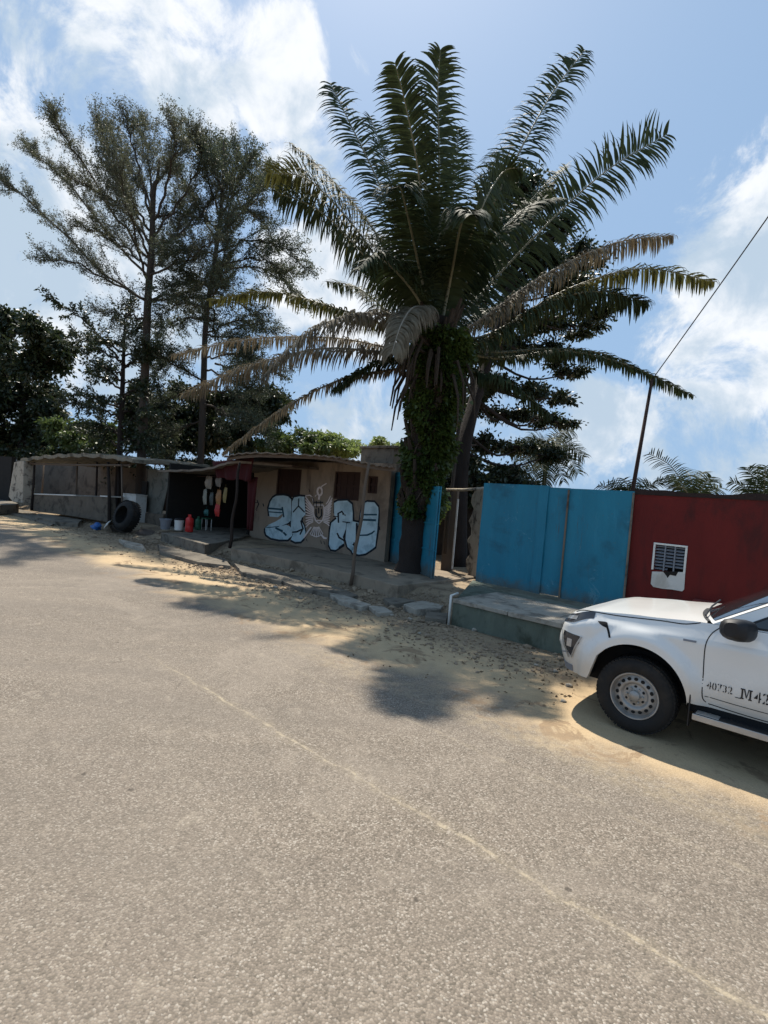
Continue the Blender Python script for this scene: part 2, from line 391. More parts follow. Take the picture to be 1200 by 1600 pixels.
def quick(name, v, f, mat, parent=None, smooth=False):
    """large mesh straight from numpy arrays; f is (n, 4)"""
    me = bpy.data.meshes.new(name); v = np.asarray(v, np.float32).reshape(-1, 3); f = np.asarray(f, np.int32)
    k = f.shape[1]
    me.vertices.add(len(v)); me.vertices.foreach_set('co', v.ravel())
    me.loops.add(f.size); me.loops.foreach_set('vertex_index', f.ravel())
    me.polygons.add(len(f)); me.polygons.foreach_set('loop_start', np.arange(0, f.size, k, dtype=np.int32)); 
    me.update(calc_edges=True); me.validate()
    if smooth: me.polygons.foreach_set('use_smooth', [True] * len(me.polygons))
    me.materials.append(mat)
    o = bpy.data.objects.new(name, me); C.objects.link(o)
    if parent:
        o.parent = parent; o.matrix_parent_inverse = Matrix.Translation(-parent.location) if parent.get('worldparts') else Matrix()
    return o
def tag(o, label, cat, group=None):
    o['label'] = label; o['category'] = cat
    if group: o['group'] = group
    return o
def thing(name, loc, label, cat, group=None, rz=0.0, world=True):
    """Empty at the base. world=True: its parts are modelled in world coordinates."""
    o = bpy.data.objects.new(name, None); C.objects.link(o); o.location = loc; o.rotation_euler = (0, 0, rz); o.empty_display_size = .2
    if world: o['worldparts'] = 1
    return tag(o, label, cat, group)
def structure(o): o['kind'] = 'structure'; return o

def leaves(centers, dirs, L, W, droop=.15, jitter=.35):
    """diamond leaves folded along the midrib: arrays -> verts, faces"""
    c = np.asarray(centers, float); n = len(c); d = np.asarray(dirs, float)
    d = d / (np.linalg.norm(d, axis=1, keepdims=True) + 1e-9)
    r = nr.normal(size=(n, 3)); s = np.cross(d, r); s /= np.linalg.norm(s, axis=1, keepdims=True) + 1e-9
    u = np.cross(s, d)
    L = L * (1 + jitter * (nr.random(n) - .5) * 2); W = W * (1 + jitter * (nr.random(n) - .5) * 2)
    L = L[:, None]; W = W[:, None]
    mid = c + d * L * .45
    p0 = c; p1 = mid + s * W * .5 + u * W * .18; p3 = mid - s * W * .5 + u * W * .18; p2 = c + d * L; p2[:, 2] -= droop * L[:, 0]
    v = np.stack([p0, p1, p2, p3], 1).reshape(-1, 3); f = np.arange(4 * n).reshape(-1, 4)
    return v, f
# ------------------------------------------------------------------ ground and road
def hnoise(x, y): return math.sin(x * 1.7 + 1.3 * math.sin(y * 1.1)) * .5 + math.sin(y * 2.3 + x * .7) * .3 + math.sin(x * 5.1 + y * 3.7) * .2
def sm(a, b, x):
    t = min(1, max(0, (x - a) / (b - a))); return t * t * (3 - 2 * t)
YARD = .28
def gh(u, v):
    if v < 7.2: return 0.0
    k = sm(7.5, 8.9, v)
    if u > -4.9: k = sm(9.0, 9.6, v)
    return YARD * k + .028 * hnoise(u, v) * sm(7.2, 8, v) * (1 if v < 30 else 0)
def axis(segs):
    out = []
    for a, b, st in segs:
        n = max(1, round((b - a) / st)); out += [a + (b - a) * i / n for i in range(n)]
    return out + [segs[-1][1]]
us = axis([(-900, -100, 100), (-100, -45, 5), (-45, -25, 1), (-25, 6, .22), (6, 30, 3), (30, 900, 90)])
vs_ = axis([(-900, -50, 90), (-50, 6.8, 6), (6.8, 11, .12), (11, 20, .6), (20, 60, 5), (60, 1500, 120)])
g = MB(); g.grid([[UVP(u, v, gh(u, v)) for u in us] for v in vs_])
ground = structure(g.build('ground', M_DIRT, smooth=True, fixn=False))
g = MB()
ru = axis([(-160, -40, 6), (-40, 12, .3), (12, 40, 4)])
rv = [-16, -8, -3, 0, 2, 3, 4, 5, 5.6, 6.2, 6.7]
rows = [[UVP(u, v, .006) for u in ru] for v in rv]
rows.append([UVP(u, 7.0 + .25 * math.sin(u * 1.3) + .12 * math.sin(u * 4.1), .006) for u in ru])
g.grid(rows); road = structure(g.build('road', M_ASPH, smooth=True, fixn=False))

def rock_mesh(r, seed, flat=.6, n=2):
    bm = bmesh.new(); bmesh.ops.create_icosphere(bm, subdivisions=n, radius=1)
    q = random.Random(seed); o = [q.uniform(0, 9) for _ in range(3)]
    for v in bm.verts:
        c = v.co; k = 1 + .28 * math.sin(c.x * 2.3 + o[0]) * math.cos(c.y * 2.9 + o[1]) + .16 * math.sin(c.z * 4 + o[2] + c.x * 3)
        v.co = Vector((c.x * k, c.y * k * .8, c.z * k * flat)) * r
    vs = [v.co.copy() for v in bm.verts]; fs = [[v.index for v in f.verts] for f in bm.faces]; bm.free(); return vs, fs
# gravel and crumbled stone: nobody could count it
g = MB()
for i in range(6500):
    u = rnd.uniform(-24, -2.5) if i % 3 else rnd.uniform(-12, -4.8)
    v = min(8.6, max(5.0, rnd.gauss(7.25, .55))) if u < -4.8 else rnd.gauss(6.6, .45)
    if u > -4.9 and v > 7.25: v = 7.25 - rnd.random() * .8
    r = rnd.choice((.009, .013, .018, .028)) * rnd.uniform(.7, 1.5)
    if rnd.random() < .05: r *= 2.2
    vs, fs = rock_mesh(r, i, .6, 1); p = UVP(u, v, gh(u, v) + r * .25 + .006); rot = Matrix.Rotation(rnd.uniform(0, 6.3), 3, 'Z')
    g.add([p + rot @ q for q in vs], fs)
o = g.build('gravel', simple('rubble_grit', (.27, .205, .14), .95, .5, 3, .4), fixn=False); o['kind'] = 'stuff'

# dry leaf litter along the verge
ce, di = [], []
for i in range(2600):
    u = rnd.uniform(-26, -2); v = rnd.gauss(7.6, .9) if u < -4.9 else rnd.gauss(6.3, .7)
    if u > -4.9 and v > 7.3: continue
    if v > 8.3 and u > -17: v = 8.3 - rnd.random()
    ce.append(tuple(UVP(u, v, max(0, gh(u, v)) + .014))); di.append((rnd.uniform(-1, 1), rnd.uniform(-1, 1), rnd.uniform(-.05, .2)))
v_, f_ = leaves(ce, di, .05, .022, 0)
o = quick('fallen_leaves', v_, f_, simple('dry_leaf', (.20, .14, .08), .9, .6, 3, .2)); o['kind'] = 'stuff'

def slab(name, px, ztop, thick, mat, bev=.01, parent=None, jit=0.0):
    """slab whose top outline was measured in the photo at level ztop"""
    pts = [G(x, y, ztop) for x, y in px]
    if jit:
        out = []
        for i, p in enumerate(pts):
            q = pts[(i + 1) % len(pts)]; n = max(1, int((q - p).length / .25))
            for k in range(n):
                out.append(p.lerp(q, k / n) + Vector((rnd.uniform(-jit, jit), rnd.uniform(-jit, jit), 0)))
        pts = out
    m = MB(); m.prism(pts, (0, 0, -thick)); return m.build(name, mat, parent, bev=bev)

# ------------------------------------------------------------------ hut with the painted wall
HA = G(390, 835, .35); HB = G(600, 877.5, .35); HD = (HB - HA); HL = HD.length; HD.normalize(); HN = Vector((HD.y, -HD.x, 0))
if HN.dot(CAMP - HA) < 0: HN = -HN
BD = Vector((-.06, 1, 0)).normalized()       # the hut's end wall runs straight back from the street
def HP(px, py, off=0.0): return ONP(px, py, HA, HN) + HN * off
def hsz(px, py): p = HP(px, py); return ((p - HA).dot(HD), p.z)
def HS(s, z, off=0.0): return HA + HD * s + Z * (z - HA.z) + HN * off
def wall_holes(mb, z0, z1, s0, s1, holes, off, thick):
    xs = sorted({s0, s1, *[h[0] for h in holes], *[h[1] for h in holes]})
    for a, b in zip(xs[:-1], xs[1:]):
        hs = sorted([(h[2], h[3]) for h in holes if h[0] <= a + 1e-6 and h[1] >= b - 1e-6]); z = z0
        for lo, hi in hs + [(z1, z1)]:
            if lo > z + 1e-6:
                mb.box(HS(a, z, off), HD * (b - a), -HN * thick, Z * (lo - z))
            z = hi
PV = 8.45            # street coordinate of the porch edge that carries the roof
def VP(px, py, v): return ONP(px, py, UVP(0, v), -V)
def KP(px, py, off=0.0): return VP(px, py, 9.1) - V * off
SL = (KP(266, 800) - HA).dot(HD)
print('SL', SL, 'HL', HL)
hut = thing('painted_hut', HS(HL / 2, .3, -2), 'long low plastered hut with pale blue graffiti and a winged bird on its wall', 'hut')
wins = [(432, 470, 733, 776), (522, 562, 737, 781), (575, 590, 744, 771)]
holes = []
for x0, x1, y0, y1 in wins:
    a = hsz(x0, (y0 + y1) / 2); b = hsz(x1, (y0 + y1) / 2); t_ = hsz((x0 + x1) / 2, y0); q = hsz((x0 + x1) / 2, y1)
    holes.append((a[0], b[0], q[1], t_[1]))
ztop = 3.02
m = MB(); wall_holes(m, .1, ztop, 0, HL, holes, 0, .16)
m.box(HS(HL - .02, .1, -.165), -HD * .2, BD * 4.4, Z * (ztop - .11))          # end wall
m.box(HS(.02, .1, -.165), HD * .2, BD * 4.4, Z * (ztop - .11))
m.box(HS(SL, .1, -.17) + BD * 4.4, HD * (HL - SL), BD * .2, Z * (ztop - .12))    # back wall also closes the shop
m.build('wall', M_PLASTER, hut)
for h in holes:
    f = MB(); e = .05
    f.box(HS(h[0], h[2], -.03), HD * e, -HN * .07, Z * (h[3] - h[2])); f.box(HS(h[1] - e, h[2], -.03), HD * e, -HN * .07, Z * (h[3] - h[2]))
    f.box(HS(h[0] + e, h[3] - e, -.032), HD * (h[1] - h[0] - 2 * e), -HN * .066, Z * e); f.box(HS(h[0] + e, h[2], -.032), HD * (h[1] - h[0] - 2 * e), -HN * .066, Z * e)
    fo = f.build('window', M_DWOOD, hut)
    s = MB(); n = max(2, int((h[1] - h[0]) / .16)); wd = (h[1] - h[0] - 2 * e) / n
    for k in range(n): s.box(HS(h[0] + e + wd * k + .004, h[2] + e, -.08 - .006 * (k % 2)), HD * (wd - .008), -HN * .025, Z * (h[3] - h[2] - 2 * e))
    s.box(HS(h[0] + e, (h[2] + h[3]) / 2 - .04, -.074), HD * (h[1] - h[0] - 2 * e), HN * .02, Z * .08)
    s.build('shutter', M_DWOOD, fo).matrix_parent_inverse = Matrix()
# sagging corrugated roof: front edge follows the photo
edge = [(350, 713), (372, 709), (402, 707), (450, 708), (490, 709), (520, 712), (545, 718), (565, 722), (592, 726), (614, 727)]
front = [VP(x, y, PV) for x, y in edge]
m = MB(); rows = []
NR = 14
fine = []
for i in range(len(front) - 1):
    for k in range(9): fine.append(front[i].lerp(front[i + 1], k / 9))
fine.append(front[-1])
for j in range(NR + 1):
    rows.append([p + BD * (7.6 * j / NR) + Z * (.016 * math.sin(k * 1.57) + .020 * j + .02 * math.sin(j * .9 + k * .13)) for k, p in enumerate(fine)])
n_ = len(rows[0])
m.grid(rows); lower = [[p - Z * .035 for p in r] for r in rows]; m.grid(lower)
for r0, r1 in ((rows[0], lower[0]), (rows[-1], lower[-1]), ([r[0] for r in rows], [r[0] for r in lower]), ([r[-1] for r in rows], [r[-1] for r in lower])): m.grid([r0, r1])
m.build('roof', M_RUST, hut)
m = MB()       # eaves board hanging under the sheet edge
for a, b in zip(front[:-1], front[1:]):
    a2, b2 = a + V * .10 - Z * .04, b + V * .10 - Z * .04
    m.prism([a2, b2, b2 - Z * .08, a2 - Z * .08], V * .03)
m.build('eaves_board', M_WOOD, hut)
# spray painting, traced from the photo on a zoom of 1200 px for x 400..620, y 740..880
def gp(c, off): return [HP(400 + x / 5.4545, 740 + y / 5.4545, off) for x, y in c]
def grow(c, k):
    cx = sum(p[0] for p in c) / len(c); cy = sum(p[1] for p in c) / len(c)
    return [(x + k * (x - cx) / math.hypot(x - cx, y - cy), y + k * (y - cy) / math.hypot(x - cx, y - cy)) for x, y in c]
def stroke_poly(c, w_):
    L_, R_ = [], []
    for i, p in enumerate(c):
        a = c[max(0, i - 1)]; b = c[min(len(c) - 1, i + 1)]; dx, dy = b[0] - a[0], b[1] - a[1]; l = math.hypot(dx, dy) or 1
        ww = w_ * (.75 if i in (0, len(c) - 1) else 1)
        L_.append((p[0] - dy / l * ww / 2, p[1] + dx / l * ww / 2)); R_.append((p[0] + dy / l * ww / 2, p[1] - dx / l * ww / 2))
    return L_ + R_[::-1]
L2 = [(175, 190), (235, 186), (275, 195), (302, 222), (303, 300), (298, 400), (280, 418), (215, 448), (262, 436), (292, 452), (316, 490), (310, 530), (270, 562), (200, 562), (130, 548), (90, 520), (80, 488), (82, 462), (110, 435), (170, 408), (215, 380), (234, 350), (222, 345), (190, 372), (118, 366), (108, 300), (122, 245), (145, 208)]
LS = [(326, 204), (375, 194), (415, 198), (421, 300), (424, 350), (392, 378), (384, 402), (410, 440), (424, 500), (408, 552), (384, 578), (336, 582), (298, 562), (318, 520), (300, 470), (300, 420), (306, 330), (309, 240)]
LR = [(667, 252), (700, 233), (780, 230), (820, 264), (826, 340), (825, 414), (772, 420), (768, 470), (742, 538), (752, 600), (715, 628), (680, 650), (641, 645), (623, 605), (634, 480), (645, 420), (690, 384), (668, 350)]
LI = [(775, 425), (832, 408), (876, 418), (866, 480), (882, 570), (864, 640), (818, 656), (782, 624), (765, 560)]
LU = [(908, 262), (950, 241), (1010, 245), (1044, 288), (1046, 330), (1036, 470), (1018, 622), (982, 650), (936, 680), (880, 690), (826, 676), (812, 640), (868, 570), (884, 430), (893, 340)]
mo, mf, mk = MB(), MB(), MB()
letters = [('graffiti_letter', c) for c in (L2, LS, LR, LI, LU)]
K_STROKES = {0: [([(108, 296), (232, 306)], 15), ([(114, 326), (226, 334)], 10), ([(226, 284), (240, 372)], 13), ([(168, 462), (226, 490), (224, 502)], 15), ([(236, 500), (262, 528)], 16), ([(90, 462), (200, 450)], 7)],
             1: [([(368, 212), (365, 280)], 9), ([(365, 276), (318, 330)], 10), ([(365, 276), (418, 330)], 11), ([(384, 400), (404, 470), (352, 496), (310, 500)], 11), ([(402, 470), (378, 520)], 12)],
             2: [([(706, 420), (703, 340), (736, 322), (748, 345), (742, 352)], 12), ([(660, 366), (700, 366)], 8), ([(694, 506), (712, 545), (756, 572)], 12), ([(740, 410), (806, 418)], 9), ([(708, 632), (754, 600)], 12), ([(756, 350), (768, 356)], 10)],
             3: [([(862, 420), (864, 500), (858, 570)], 16), ([(828, 600), (852, 618)], 16), ([(838, 585), (846, 630)], 8)],
             4: [([(895, 350), (1034, 350)], 14), ([(892, 392), (1026, 398)], 18), ([(888, 526), (950, 524), (990, 508), (1014, 488)], 11)]}
for k, (nm, c) in enumerate(letters):
    lo = MB(); lo.poly(gp(grow(c, 17), .006)); root_ = lo.build(nm, M_PAINTK, hut)
    fi = MB(); fi.poly(gp(c, .010)); fi.build('paint_fill', M_PAINTB, root_).matrix_parent_inverse = Matrix()
    for j, (cc, w_) in enumerate(K_STROKES[k]):
        st = MB(); st.poly(gp(stroke_poly(cc, w_ * 1.35), .014 + .0006 * j)); st.build('paint_line', M_PAINTT if k in (0, 4) else M_PAINTK, root_).matrix_parent_inverse = Matrix()
b = MB(); zz = [.016]
def bs(c, w_):
    zz[0] += .0002; b.poly(gp(stroke_poly(c, w_ * 1.25), zz[0]))
for k in range(11):            # left and right wing feathers
    t_ = k / 10
    bs([(498 - 6 * t_, 300 + 110 * t_), (462 - 10 * t_, 250 + 180 * t_), (424 + 4 * t_, 196 + 262 * t_)], 9)
    bs([(578, 300 + 110 * t_), (616, 270 + 160 * t_), (654 - 26 * t_, 206 + 240 * t_)], 9)
bs([(428, 190), (462, 184), (484, 200), (494, 240)], 8); bs([(640, 190), (618, 240), (600, 262)], 8)
ring = [(548 + 20 * math.cos(a), 152 + 34 * math.sin(a)) for a in [i * math.pi / 6 for i in range(13)]]
bs(ring, 13); bs([(545, 190), (540, 222)], 18); bs([(548, 128), (572, 104), (606, 84)], 9); bs([(520, 180), (508, 196)], 7)
for c in ([(498, 272), (494, 340), (512, 400), (542, 426)], [(580, 272), (588, 340), (572, 398), (542, 426)], [(500, 268), (578, 268)], [(520, 400), (566, 400)]): bs(c, 9)
for k in range(7):             # tail
    a = math.radians(38 + 17 * k); bs([(520 + 24 * math.cos(a), 446 + 10 * math.sin(a)), (520 + (70) * math.cos(a), 470 + 72 * math.sin(a))], 8)
bs([(470, 520), (520, 540), (572, 520)], 7); bs([(476, 455), (430, 520), (410, 550)], 12); bs([(560, 520), (585, 548), (608, 552)], 14)
bird = b.build('painted_bird', M_PAINTW, hut)
k_ = MB(); zz2 = .022
for c, w_ in (([(500, 245), (578, 245)], 12), ([(520, 232), (520, 290)], 8), ([(556, 232), (556, 290)], 8), ([(516, 300), (516, 360), (540, 384)], 12), ([(562, 300), (562, 360), (540, 384)], 12), ([(538, 290), (538, 340)], 10), ([(500, 290), (494, 220), (480, 196)], 6)):
    k_ = MB(); k_.poly(gp(stroke_poly(c, w_), zz2)); zz2 += .0003; k_.build('paint_line', M_PAINTK, bird).matrix_parent_inverse = Matrix()
zz2 = .006
for c, w_ in (([(10, 225), (24, 260), (6, 300)], 10), ([(-10, 250), (20, 244)], 8), ([(-4, 300), (10, 316)], 8), ([(60, 255), (68, 280)], 12), ([(1052, 450), (1056, 480)], 14), ([(430, 555), (438, 578)], 6), ([(552, 570), (560, 598)], 7), ([(580, 574), (586, 604)], 7), ([(452, 130), (462, 160)], 7)):
    k_ = MB(); k_.poly(gp(stroke_poly(c, w_), zz2)); zz2 += .0003; k_.build('scribble', M_PAINTK, hut)
# cement ledge, lower strip, step block
def band(px, v_back, ztop, zbot, name, mat, bev=.015):
    """platform whose front edge was measured in the photo and whose back runs at street coordinate v_back"""
    f = [G(x, y, ztop) for x, y in px]; out = []
    for a, b_ in zip(f[:-1], f[1:]):
        n = max(1, int((b_ - a).length / .3)); out += [a.lerp(b_, k / n) + V * rnd.uniform(-.02, .02) for k in range(n)]
    out.append(f[-1]); u1, u0 = SV(f[-1])[0], SV(f[0])[0]
    out += [UVP(u1, v_back, ztop), UVP(u0, v_back, ztop)]
    m = MB(); m.prism(out, Z * (zbot - ztop)); return m.build(name, mat, bev=bev)
o = band([(362, 857), (420, 868), (480, 880), (560, 899), (622, 915)], 10.9, .345, .02, 'cement_ledge', M_LEDGE); tag(o, 'long cement porch ledge along the foot of the graffiti wall', 'ledge')
o = band([(252, 832), (286, 841), (320, 850.5), (340, 848), (372, 841), (388, 836)], 10.9, .34, .0, 'step_block', M_CONC, .02); tag(o, 'raised concrete step block in front of the dark shop opening', 'step')
# shop recess: floor, side, roof and hanging cloths
shop = thing('open_shop', KP(320, 820, 0) * 1.0, 'dark open fronted shop with goods on its floor, joined to the painted hut', 'shop')
uL = SV(KP(262, 800))[0]; uR = SV(KP(391, 800))[0]; uR2 = SV(HA)[0]
def KU(u, v, z): return UVP(u, v, z)
m = MB(); m.box(KU(uL - .1, 9.0, .02), U * (uR2 - uL + .0), V * 4.6, Z * .335); m.build('shop_floor', M_CONC, shop)
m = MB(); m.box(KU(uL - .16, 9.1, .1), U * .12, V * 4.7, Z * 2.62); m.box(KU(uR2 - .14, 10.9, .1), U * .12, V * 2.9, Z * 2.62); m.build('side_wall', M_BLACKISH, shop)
m = MB(); nb = int((uR2 - uL) / .42) + 1
for k in range(nb): m.box(KU(uL + k * .42, 12.6 + .012 * (k % 2), .36), U * .40, V * .03, Z * 2.36)
m.box(KU(uL - .1, 12.72, .1), U * (uR2 - uL + .1), V * .1, Z * 2.62)
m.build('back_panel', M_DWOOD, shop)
re = [(246, 735), (270, 735), (300, 733), (330, 729), (356, 722)]
fr = [VP(x, y, 8.75) for x, y in re]
m = MB(); fine = []
for i in range(len(fr) - 1):
    for k in range(6): fine.append(fr[i].lerp(fr[i + 1], k / 6))
fine.append(fr[-1]); fine.append(fr[-1] + U * .6 + Z * .02); fine.append(fr[-1] + U * 2.0 + V * .9 + Z * .02)
rows = [[p + V * (4.6 * j / 10) + Z * (.012 * math.sin(k * 1.57) + .02 * math.sin(j + k * .3) + .025 * j) for k, p in enumerate(fine)] for j in range(11)]
lower = [[p - Z * .07 for p in r] for r in rows]
m.grid(rows); m.grid(lower)
for r0, r1 in ((rows[0], lower[0]), (rows[-1], lower[-1]), ([r[0] for r in rows], [r[0] for r in lower]), ([r[-1] for r in rows], [r[-1] for r in lower])): m.grid([r0, r1])
m.build('roof', M_RUST, shop)
def cloth(name, px4, off, mat, parent, nx=14, ny=10, amp=.05):
    a, b_, c, d = [KP(x, y, off) for x, y in px4]       # tl tr br bl
    rows = []
    for j in range(ny + 1):
        t_ = j / ny; L_ = a.lerp(d, t_); R_ = b_.lerp(c, t_)
        rows.append([L_.lerp(R_, k / nx) - V * amp * (.4 + t_) * math.sin(k * 1.5 + 1.2 * t_) + Z * .03 * t_ * math.sin(k * .9) for k in range(nx + 1)])
    mb = MB(); mb.grid(rows); o = mb.build(name, mat, parent, smooth=True)
    s = o.modifiers.new('thickness', 'SOLIDIFY'); s.thickness = .008
    return o
o = cloth('red_awning_cloth', [(336, 722), (402, 716), (396, 752), (346, 748)], .1, M_REDCLOTH, None); tag(o, 'dark red cloth drooping under the shop roof beside the painted wall', 'awning')
o = cloth('red_curtain', [(383, 745), (399, 745), (389, 828), (384, 828)], -.1, M_REDCLOTH, None, 6, 10); tag(o, 'narrow dark red curtain hanging down at the shop edge', 'curtain')
# ------------------------------------------------------------------ goods in the shop
def floor_at(px, py, z=.36): return G(px, py, z)
def sc_at(p, px): return px / FPX * p.y      # metres for a width in photo pixels at p
KF = .356
p = G(279, 828.5, KF); h = sc_at(p, 19)
t = thing('lidded_bucket', p, 'white plastic bucket with a black lid on the shop floor', 'bucket')
m = MB(); m.lathe([(h * .30, 0), (h * .33, .01), (h * .35, h * .5), (h * .36, h * .78), (h * .38, h * .79), (h * .38, h * .84), (h * .34, h * .84)], p, n=24, cap=True); m.build('pail', M_PLWHITE, t, True, angle=40)
m = MB(); m.lathe([(h * .37, h * .845), (h * .38, h * .92), (h * .30, h * .98), (h * .10, h * 1.0)], p, n=24, cap=True); m.build('lid', M_PLBLACK, t, True, angle=40)
m = MB(); m.tube([p + Vector((h * .38 * math.cos(a), -.0 - h * .38 * abs(math.sin(a)) * .5 - .01, h * .8 - h * .25 * math.sin(a))) for a in [math.pi * k / 10 for k in range(11)]], .006, 6); m.build('handle', M_STEEL, t)
def jerrycan(p, h, mat, label, name='jerrycan', group=None):
    t = thing(name, p, label, 'jerrycan', group)
    m = MB(); w_ = h * .52; d = h * .34; rows = []
    for (k, z) in ((.86, 0), (1, .03), (1, .35), (.97, .37), (1, .39), (1, .70), (.9, .78), (.45, .86), (.3, .88)):
        ring = []
        for i in range(20):
            a = 2 * math.pi * i / 20; c_, s_ = math.cos(a), math.sin(a)
            ring.append(p + HD * (abs(c_) ** .5 * (1 if c_ > 0 else -1) * w_ / 2 * k) + HN * (abs(s_) ** .5 * (1 if s_ > 0 else -1) * d / 2 * k) + Z * (h * z))
        rows.append(ring)
    m.grid(rows, True); m.build('can_body', mat, t, True, angle=50)
    m = MB(); m.lathe([(h * .075, 0), (h * .075, h * .07), (h * .05, h * .08)], p + Z * h * .87 + HD * (w_ * .02), n=14, cap=True); m.build('cap', mat, t, True, angle=40)
    m = MB(); m.tube([p + HD * (-w_ * .32) + Z * h * .8, p + HD * (-w_ * .34) + Z * h * .97, p + HD * (w_ * .2) + Z * h * .99, p + HD * (w_ * .3) + Z * h * .82], h * .035, 8); m.build('handle', mat, t, True)
p = G(295, 831.0, KF); jerrycan(p, sc_at(p, 27), M_PLRED, 'red plastic jerrycan on the shop floor next to the white bucket')
p = G(309, 828.0, KF); jerrycan(p, sc_at(p, 21), M_PLGREEN, 'dark green plastic jerrycan behind the red one')
p = G(322, 828.0, KF); h = sc_at(p, 18)
t = thing('low_stool', p, 'small pale stool with thin legs beside the green jerrycan', 'stool')
m = MB(); m.cbox(p + Z * h, (h * .85, h * .6, .035), math.atan2(HD.y, HD.x)); m.build('seat', M_PLGREEN, t, bev=.005)
for a, b_ in ((-1, -1), (-1, 1), (1, -1), (1, 1)):
    m = MB(); q = p + HD * (a * h * .36) + HN * (b_ * h * .25); m.tube([q + HD * a * .02, q + Z * (h - .02)], .016, 8); m.build('leg', M_WHITEP, t)
p = G(258, 827, KF); r = sc_at(p, 8)
t = thing('grey_basin', p, 'grey plastic basin standing left of the white bucket', 'basin')
m = MB(); m.lathe([(r * .8, 0), (r, r * 1.5), (r * 1.15, r * 1.9), (r * 1.15, r * 2.0), (r * .95, r * 1.9), (r * .75, .05)], p, n=24, cap=True); m.build('bowl', M_PLGREY, t, True, angle=40)
m = MB(); m.tube([p + Vector((r * 1.13 * math.cos(a), r * 1.13 * math.sin(a), r * 2)) for a in [2 * math.pi * k / 24 for k in range(25)]], .012, 6); m.build('rim', M_PLGREY, t, True)
# packets hanging in a column
def packet(px, py, w_, hh, col, label, off=-.5):
    c = KP(px, py, off); W_ = sc_at(c, w_); H_ = sc_at(c, hh); rows = []
    rz = rnd.uniform(-.12, .12)
    ud = (HD * math.cos(rz) + Z * math.sin(rz)); vd = (Z * math.cos(rz) - HD * math.sin(rz))
    for sgn in (1, -1):
        rows = []
        for j in range(7):
            rows.append([c + ud * W_ * (i / 6 - .5) + vd * H_ * (.5 - j / 6) + HN * sgn * .10 * W_ * 3 * (math.sin(math.pi * i / 6) * math.sin(math.pi * j / 6)) ** .6 * (1 + .25 * math.sin(i * 2 + j * 1.7 + px)) for i in range(7)])
        (m0 if sgn == 1 else m1).grid(rows)
    mat = simple('packet_' + label.split()[0], col, .45, .5, 9, .4, .01)
    return c, H_, mat
PK = [(306, 752, 18, 20, (.30, .26, .21), 'beige printed sack hanging high in the shop'), (321, 750, 15, 17, (.22, .20, .18), 'grey soft bag hanging beside the beige sack'),
      (300, 775, 10, 24, (.26, .25, .20), 'pale narrow packet hanging under the beige sack'), (310, 778, 10, 20, (.06, .07, .065), 'black cloth bag hanging in the middle of the shop'),
      (321, 776, 13, 24, (.34, .16, .06), 'orange and tan packet hanging in the shop'), (331, 772, 9, 24, (.25, .19, .07), 'ochre slim packet hanging at the edge of the shop goods'),
      (319, 796, 13, 20, (.42, .03, .025), 'bright red packet hanging lowest in the shop'), (302, 800, 12, 10, (.02, .10, .09), 'teal folded cloth hanging low in the shop')]
for a in PK:
    m0, m1 = MB(), MB(); c, H_, mat = packet(*a)
    m0.add(m1.v, m1.f); m0.tube([c + Z * H_ * .48, c + Z * (H_ * .5 + .12)], .004, 5)
    o = m0.build('hanging_packet', mat, None, True); tag(o, a[5], 'packet', 'packets hanging in the shop')
m = MB(); q0 = KP(288, 742, -.5); q1 = KP(345, 744, -.5); m.tube([q0, q1], .012, 6)
o = m.build('hanging_rail', M_DWOOD); tag(o, 'thin rail the shop packets hang from', 'rail')
def post(name, px0, py0, px1, py1, z0, r, mat, label, cat='post', depth=None, ztop_=None, group=None, wig=.03):
    """upright stick from a foot on level z0 to a top seen at the photo position"""
    a = G(px0, py0, z0) if depth is None else AT(px0, py0, depth)
    if depth is not None: pass
    n = Vector((a.x, a.y, 0)).normalized(); b_ = ONP(px1, py1, a, n)
    pts = []; k = 9
    for i in range(k + 1):
        q = a.lerp(b_, i / k); pts.append(q + HD * wig * math.sin(i * 1.3 + px0) * (0 < i < k))
    m = MB(); m.tube(pts, [r * (1.1 - .3 * i / k) for i in range(k + 1)], 9); o = m.build(name, mat, None, True)
    return tag(o, label, cat, group)
post('wooden_post', 359, 856, 375, 722, .30, .045, M_DBARK, 'dark crooked wooden post holding up the shop roof', wig=.05)
post('wooden_post', 548, 914, 577, 722, .12, .038, M_WOOD, 'slim leaning wooden post in front of the graffiti wall')
# concrete block on the hut roof end
c = AT(603, 716, 15.2)
m = MB(); m.box(c + Vector((-.75, 0, -.5)), HD * 1.35, -HN * 1.3, Z * .72); m.box(c + Vector((-.8, -.05, .22)), HD * 1.45, -HN * 1.4, Z * .07)
o = m.build('roof_tank_block', M_CONC, bev=.015); tag(o, 'squat grey cement block standing at the end of the hut roof', 'cement block')
